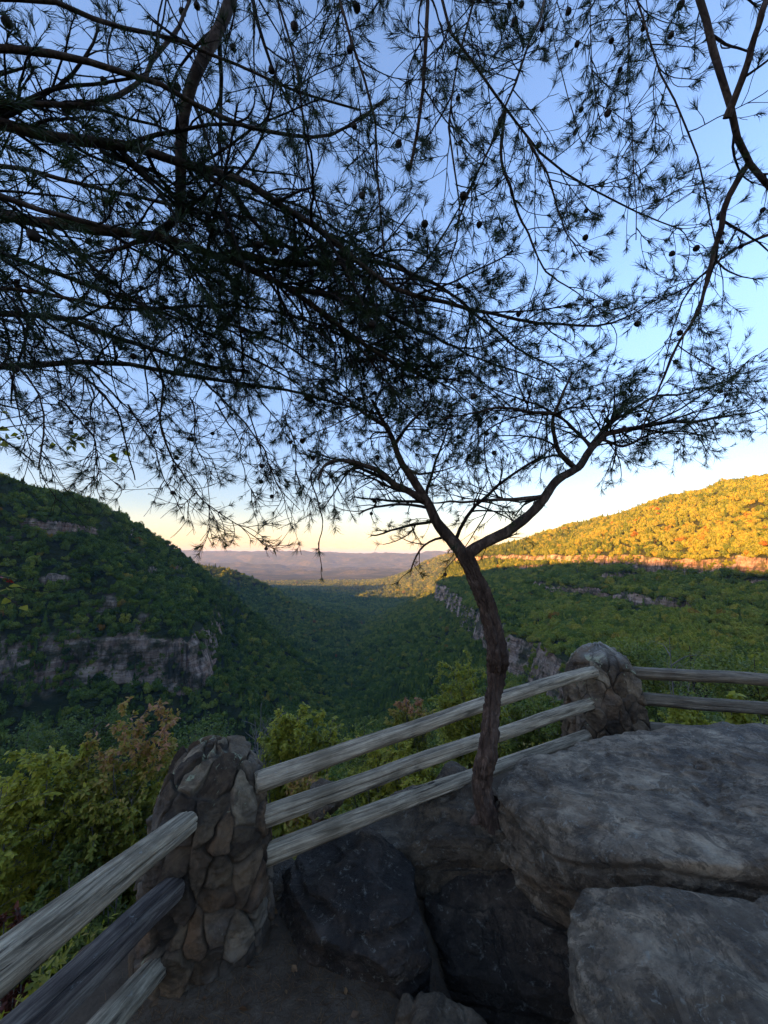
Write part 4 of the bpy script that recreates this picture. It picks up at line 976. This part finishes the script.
def shrub(name, label, cat, base, center, size, rg, mat, nst=7, leaf=(0.024, 0.046), dens=1.0, redtop=0.0, stem=STEM, group=None, rstem=0.009, wid=0.55, tint0=0.35):
    base = np.array(base); center = np.array(center); size = np.array(size)
    root = thing(name, label, cat, tuple(base), group)
    Cs = []; Rs = []; nst = int(nst*1.5)
    for k in range(nst):
        d = unit(rg.normal(size=3)); d[2] = abs(d[2])*0.9 + 0.1
        tgt = center + d*size*rg.uniform(.45, .95)
        b = base + rg.normal(size=3)*np.array([.06, .06, 0]); mid = b*0.5 + tgt*0.5 + rg.normal(size=3)*size*0.16; mid[2] += 0.08*size[2]
        Cs.append(resample(catmull([b, mid, tgt], 14), 12)); Rs.append(np.linspace(rstem*rg.uniform(.7, 1.1), rstem*.3, 12))
    C0 = np.array(Cs); R0 = np.array(Rs); s = float(np.mean(size))
    C1, R1 = spawn(C0, R0, 12*dens/max(s, .3)*.6, .25*s, .75*s, 50, 7, rg, bend=.5, grav=.15, rmin=.0022, t0=.25, lfac_end=.7)
    C2, R2 = spawn(C1, R1, 14*dens/max(s, .3)*.6, .10*s, .32*s, 48, 5, rg, bend=.5, grav=.05, rmin=.0014, t0=.2)
    g = Geo()
    for c, r, q in ((C0, R0, 7), (C1, R1, 4), (C2, R2, 3)):
        V, F = tubes(c, r, q); g.add(V - base, F)
    obj('stems', g.mesh('stems', stem), root)
    lg = Geo()
    for c, per in ((C2, 17), (C1, 16)):
        N, K, _ = c.shape; own = np.repeat(np.arange(N), per); t = rg.uniform(.15, 1, len(own))*(K-1); i = np.minimum(t.astype(int), K-2); u = (t-i)[:, None]
        P = c[own, i]*(1-u) + c[own, i+1]*u; T = unit(c[own, i+1]-c[own, i]); D = unit(T + rg.normal(size=T.shape)*.9)
        V, Fa, Fb = leaves(P, D, rg, *leaf, wid=wid)
        hgt = (P[:, 2] - center[2]) / size[2]
        tint = np.clip(tint0 + rg.normal(size=len(P))*.14 + 0.25*fbm(P*3, 2, 5) + redtop*smooth(.2, .95, hgt + .25*fbm(P*4, 2, 9)), 0, 1)
        lg.add(V - base, Fa, np.repeat(tint, 6)); lg.add(np.zeros((0, 3)), Fb - len(V))
    obj('foliage', lg.mesh('foliage', mat, False, 'tint'), root)
    return root
def px_shrub(name, label, cat, x0, x1, y0, y1, Y, rg, mat, depth=None, drop=0.8, **kw):
    c = at((x0+x1)/2, (y0+y1)/2, Y); w = abs(at(x1, (y0+y1)/2, Y)[0]-c[0]); h = abs(at((x0+x1)/2, y0, Y)[2]-c[2]); dp = depth or w*.8
    base = c + np.array([0.1, -0.05, -h*1.0 - drop])
    tz = float(terrain(np.array([base[0]]), np.array([base[1]]))[0]); base[2] = min(base[2], max(tz, base[2]-1.5))
    return shrub(name, label, cat, base, c, (w, dp, h), rg, mat, **kw)
r_ = np.random.default_rng
px_shrub('shrub', 'yellow green shrub with thin pale stems at the left edge beyond the fence', 'shrub', -70, 78, 728, 950, 2.9, r_(1), FOL['yellow'], nst=8, dens=1.2, redtop=0.0, tint0=.5)
px_shrub('shrub', 'large bushy shrub with pinkish top left of the nearer pillar', 'shrub', 66, 200, 712, 930, 3.2, r_(2), FOL['redtop'], nst=11, dens=1.3, redtop=0.55, tint0=.25)
px_shrub('shrub', 'low dark red shrub under the left edge shrubs', 'shrub', -10, 45, 905, 975, 2.3, r_(3), FOL['red'], nst=4, dens=.6, leaf=(.025, .045))
px_shrub('shrub', 'green undergrowth shrub below the rails left of the nearer pillar', 'shrub', 20, 190, 850, 1000, 2.7, r_(33), FOL['green'], nst=9, dens=1.2, tint0=.6)
px_shrub('shrub', 'loose yellow green shrub with upright stems right of the nearer pillar', 'shrub', 244, 335, 698, 800, 3.9, r_(4), FOL['yellow'], nst=8, dens=1.0)
px_shrub('shrub', 'rusty brown low shrub seen between the rails', 'shrub', 285, 355, 755, 850, 3.3, r_(5), FOL['redtop'], nst=8, dens=1.3, redtop=.3, tint0=.62, leaf=(.02, .04))
px_shrub('shrub', 'yellow low shrub seen between the rails left of the small pine', 'shrub', 345, 450, 738, 830, 3.6, r_(6), FOL['yellow'], nst=9, dens=1.3, tint0=.55, leaf=(.02, .04))
px_shrub('shrub', 'slender shrub with pink plume-like tips behind the top rail', 'shrub', 385, 438, 690, 770, 3.9, r_(7), FOL['redtop'], nst=9, dens=1.0, redtop=.75, tint0=.4, leaf=(.018, .032))
px_shrub('shrub', 'bright yellow green shrub behind the small pine trunk', 'shrub', 428, 520, 664, 750, 5.5, r_(8), FOL['yellow'], nst=9, dens=1.2, tint0=.3)
px_shrub('shrub', 'green shrub seen through the rails beside the farther pillar', 'shrub', 505, 580, 690, 780, 4.8, r_(10), FOL['green'], nst=9, dens=1.2, tint0=.8)
px_shrub('shrub', 'small yellow green shrub between the lower rails right of the farther pillar', 'shrub', 650, 715, 706, 760, 5.0, r_(11), FOL['yellow'], nst=8, dens=1.2, tint0=.4)
px_shrub('sapling', 'sapling with few large bright leaves at the right edge behind the rails', 'sapling', 716, 775, 690, 745, 4.1, r_(12), FOL['yellow'], nst=4, dens=.32, tint0=.5, leaf=(.06, .10), wid=.8)

# sapling outside the left edge whose sprays reach into the picture
sb = np.array([-2.9, 2.05, -1.0])
sap = thing('sapling', 'broad-leaved sapling at the left edge with a few sprays, one leaf scarlet', 'sapling', tuple(sb))
g = Geo(); lg = Geo(); rg = r_(21); tr = catmull([sb, sb + np.array([.1, .05, 1.5]), sb + np.array([-.05, .1, 3.2]), sb + np.array([0.1, 0, 4.6])], 40)
V, F = tubes(tr[None], np.linspace(.04, .012, len(tr))[None], 12); g2 = Geo(); g2.add(V - sb, F); obj('trunk', g2.mesh('trunk', STEMD), sap)
def near_on(z): return tr[int(np.argmin(np.abs(tr[:, 2]-z)))]
for pts, n in (([(-10,430,2.1),(40,425,2.1),(80,440,2.15),(118,455,2.2)], 26), ([(-10,410,2.1),(20,432,2.1),(60,452,2.15)], 18), ([(-10,575,1.9),(10,585,1.9),(30,590,1.95),(50,592,1.95)], 7), ([(-10,595,1.9),(15,606,1.9),(30,604,1.9)], 9)):
    P = [at(*p) for p in pts]; C = catmull([near_on(P[0][2]-.1)] + P, 30); C = resample(C, 24)
    V, F = tubes(C[None], np.linspace(.006, .0015, 24)[None], 5); g.add(V - sb, F)
    C1, R1 = spawn(C[None, 8:], np.full((1, 16), .002), 14, .05, .2, 50, 6, rg, bend=.5, rmin=.0012)
    V, F = tubes(C1, R1, 3); g.add(V - sb, F)
    j = rg.integers(0, len(C1), n); P2 = C1[j, rg.integers(2, 6, n)]
    V, Fa, Fb = leaves(P2, rg.normal(size=(n, 3)) + np.array([.3, 0, -.3]), rg, .03, .055, wid=.8)
    lg.add(V - sb, Fa, np.repeat(rg.uniform(.1, .7, n), 6)); lg.add(np.zeros((0, 3)), Fb - len(V))
obj('branches', g.mesh('branches', STEMD), sap); obj('foliage', lg.mesh('foliage', FOL['yellow'], False, 'tint'), sap)
rl = Geo(); P2 = np.array([at(2, 579, 1.9), at(-4, 577, 1.9), at(6, 582, 1.9)]); V, Fa, Fb = leaves(P2, np.array([[1, 0, -.1], [1, .2, .2], [1, -.2, 0]]), rg, .04, .05, wid=.5, droop=0)
rl.add(V - sb, Fa); rl.add(np.zeros((0, 3)), Fb - len(V)); SC = NT('scarlet_leaf'); SC.bsdf((0.55, 0.03, 0.02), 0.5); o = obj('scarlet_leaf', rl.mesh('scarlet_leaf', SC.m, False), sap); o['label'] = 'scarlet turned leaf'

# ---------------------------------------------------------------- trees standing below the ledge
TREEF = [leaf_mat('canopy_leaves', [(0.0, (0.045, 0.078, 0.020)), (0.4, (0.10, 0.14, 0.030)), (0.75, (0.19, 0.205, 0.036)), (1.0, (0.30, 0.29, 0.035))], .35)]
def tree(label, px, py, Y, Rm, seed, tint=0.4, nl=5200, dead=False):
    rg = r_(seed); top = at(px, py, Y); c = top - np.array([0, 0, Rm*.95]); gz = float(terrain(np.array([c[0]]), np.array([c[1]]))[0])
    gz = min(gz, c[2] - Rm*1.1); gz = max(gz, c[2] - 26)
    base = np.array([c[0] + rg.normal()*.6, c[1] + rg.normal()*.4, gz - .3])
    root = thing('broadleaf_tree' if not dead else 'bare_tree', label, 'tree', tuple(base))
    nb = 11 if not dead else 6; tr = resample(catmull([base, base*.6 + c*.4 + rg.normal(size=3)*.3, c, c + np.array([0, 0, Rm*.6])], 30), 26)
    g = Geo(); V, F = tubes(tr[None], np.linspace(.035*Rm + .012*min(Rm, 5), .006*Rm, 26)[None], 9); g.add(V - base, F); obj('trunk', g.mesh('trunk', STEMD if not dead else STEM), root)
    lobes = []
    Cs = []
    for k in range(nb):
        d = unit(rg.normal(size=3)); d[2] = d[2]*.6 + .15; e_ = c + d*np.array([Rm, Rm, Rm*.85])*rg.uniform(.5, .85); s_ = tr[rg.integers(12, 24)]
        m_ = (s_ + e_)/2 + np.array([0, 0, .12*Rm]); Cs.append(resample(catmull([s_, m_, e_], 12), 10)); lobes.append(e_)
    C0 = np.array(Cs); R0 = np.linspace(.018*Rm + .002*Rm, .002*Rm + .001, 10)[None].repeat(nb, 0)
    C1, R1 = spawn(C0, R0, 8/Rm, .2*Rm, .55*Rm, 48, 6, rg, bend=.5, rmin=.008, t0=.3, lfac_end=.8)
    g = Geo()
    for q, r, s_ in ((C0, R0, 5), (C1, R1, 4)):
        V, F = tubes(q, r, s_); g.add(V - base, F)
    obj('limbs', g.mesh('limbs', STEMD if not dead else STEM), root)
    if dead: return root
    tips = np.concatenate([C1[:, 2:].reshape(-1, 3), C0[:, -2:].reshape(-1, 3), c + unit(rg.normal(size=(20, 3)))*Rm*.8*np.array([1, 1, .85])])
    j = rg.integers(0, len(tips), nl); P = tips[j] + rg.normal(size=(nl, 3))*Rm*.10
    size = .028*Rm + .0016*Y + .02
    V, Fa, Fb = leaves(P, rg.normal(size=(nl, 3)), rg, size*.7, size*1.6, wid=.75, droop=.2)
    tn = np.clip(tint + .12*rg.normal(size=nl) + .3*fbm(P/Rm*2.2, 2, seed), 0, 1)
    lg = Geo(); lg.add(V - base, Fa, np.repeat(tn, 6)); lg.add(np.zeros((0, 3)), Fb - len(V))
    obj('crown', lg.mesh('crown', TREEF[0], False, 'tint'), root)
    return root
tree('broad bright green tree at the right edge just above the top rail', 752, 640, 38, 5.0, 1, .62)
tree('rounded green tree right of the farther pillar, above the top rail', 688, 628, 52, 6.5, 2, .52)
tree('yellow green tree directly behind the top of the farther pillar', 636, 622, 62, 6.0, 3, .60)
tree('green tree between the top and middle rails at the right edge', 735, 682, 22, 3.2, 5, .45)
tree('dark tree seen behind the rails right of the farther pillar', 672, 676, 26, 3.2, 6, .35)
tree('green tree behind the rails between small pine and farther pillar', 556, 700, 30, 3.0, 7, .50)
tree('low green tree right of the small pine trunk, above the top rail', 512, 690, 34, 3.2, 8, .42)
tree('small bright yellow green tree above the middle of the top rail', 462, 684, 26, 2.4, 9, .85)
tree('small round green tree just above the top rail, mid bay', 364, 712, 24, 1.9, 10, .66)
tree('dark green tree right of the nearer pillar top, low in the valley', 300, 702, 60, 5.0, 11, .25)
tree('dark green tree above the left edge shrub', 30, 716, 62, 6.5, 12, .28)
tree('dark green tree above the pink-topped shrub', 96, 702, 72, 6.5, 13, .24)
tree('shadowy tree just left of the nearer pillar top', 196, 712, 60, 6.0, 14, .30)
tree('leafless pale tree with bent limbs above the right-hand top rail', 668, 625, 40, 3.4, 15, dead=True)
tree('thin leafless tree behind the yellow green shrub near the nearer pillar', 262, 690, 9, 0.8, 16, dead=True)

# ---------------------------------------------------------------- low growth on the slope just past the rails
def undergrowth():
    rg = r_(55); n = 170000
    x = rg.uniform(-4.5, 5.0, n); y = rg.uniform(0.2, 7.5, n)
    e_ = np.maximum(y - 3.2 - 0.1*x, np.maximum(-1.05 - x - 0.1*y, y - 2.2 - 0.553*(x + 0.7)))
    k = (e_ > 0.02) & (fbm2(x*1.1, y*1.1, 3, 5) > -0.25 - 0.3*smooth(.3, 1.5, e_)); x, y, e_ = x[k], y[k], e_[k]; n = len(x)
    near = np.where(e_ < 3, -smooth(0, 0.7, e_)*1.3 - np.maximum(e_ - 0.2, 0)*1.2, -99)
    z = np.maximum(near, terrain(x, y)); P = np.stack([x, y, z + rg.uniform(0, 1, n)**1.5*(0.12 + 0.45*smooth(0.1, 1.2, e_)*(fbm2(x*2, y*2, 2, 9)*.5+.5))], -1)
    D = rg.normal(size=(n, 3))*.7 + np.array([0, 0, .9]); V, Fa, Fb = leaves(P, D, rg, .018, .048, wid=.42, droop=-.1)
    t = np.clip(.4 + .35*fbm2(x*.9, y*.9, 3, 15) + .15*rg.normal(size=n), 0, 1)
    g = Geo(); g.add(V, Fa, np.repeat(t, 6)); g.add(np.zeros((0, 3)), Fb - len(V))
    tag(obj('undergrowth', g.mesh('undergrowth', FOL['redtop'], False, 'tint')), 'tangled low growth on the slope just past the fence', 'undergrowth', kind='stuff')
undergrowth()

# ---------------------------------------------------------------- dead needles and leaves lying on the ledge
def litter():
    rg = r_(66); n = 9000; x = rg.uniform(-1.0, 1.0, n); y = rg.uniform(.9, 2.4, n); z = ground_z(x, y)
    g = Geo(); k = z > -.12; x, y, z = x[k], y[k], z[k]; n = len(x); P = np.stack([x, y, z + .004], -1); a = rg.uniform(0, 6.28, n)
    D = np.stack([np.cos(a), np.sin(a), rg.normal(size=n)*.08], -1); S = np.stack([-np.sin(a), np.cos(a), 0*a], -1)*.0009; L = rg.uniform(.02, .05, n)[:, None]
    V = np.stack([P - S, P + S, P + D*L + S*.5, P + D*L - S*.5], 1).reshape(-1, 3); g.add(V, np.arange(4*n).reshape(n, 4), np.repeat(rg.uniform(0, 1, n), 4))
    n = 260; x = rg.uniform(-1.0, 1.0, n); y = rg.uniform(.9, 2.4, n); z = ground_z(x, y); a = rg.uniform(0, 6.28, n)
    V, Fa, Fb = leaves(np.stack([x, y, z + .008], -1), np.stack([np.cos(a), np.sin(a), 0*a], -1)*3, rg, .015, .04, wid=.6, droop=0); g.add(V, Fa, np.repeat(rg.uniform(0, 1, n), 6)); g.add(np.zeros((0, 3)), Fb - len(V))
    tag(obj('litter', g.mesh('litter', leaf_mat('dead_leaves', [(0, (.05, .028, .015)), (.6, (.13, .075, .035)), (1, (.22, .13, .06))], .1), False, 'tint')), 'dead pine needles and leaves strewn on the dirt', 'litter', kind='stuff')
litter()
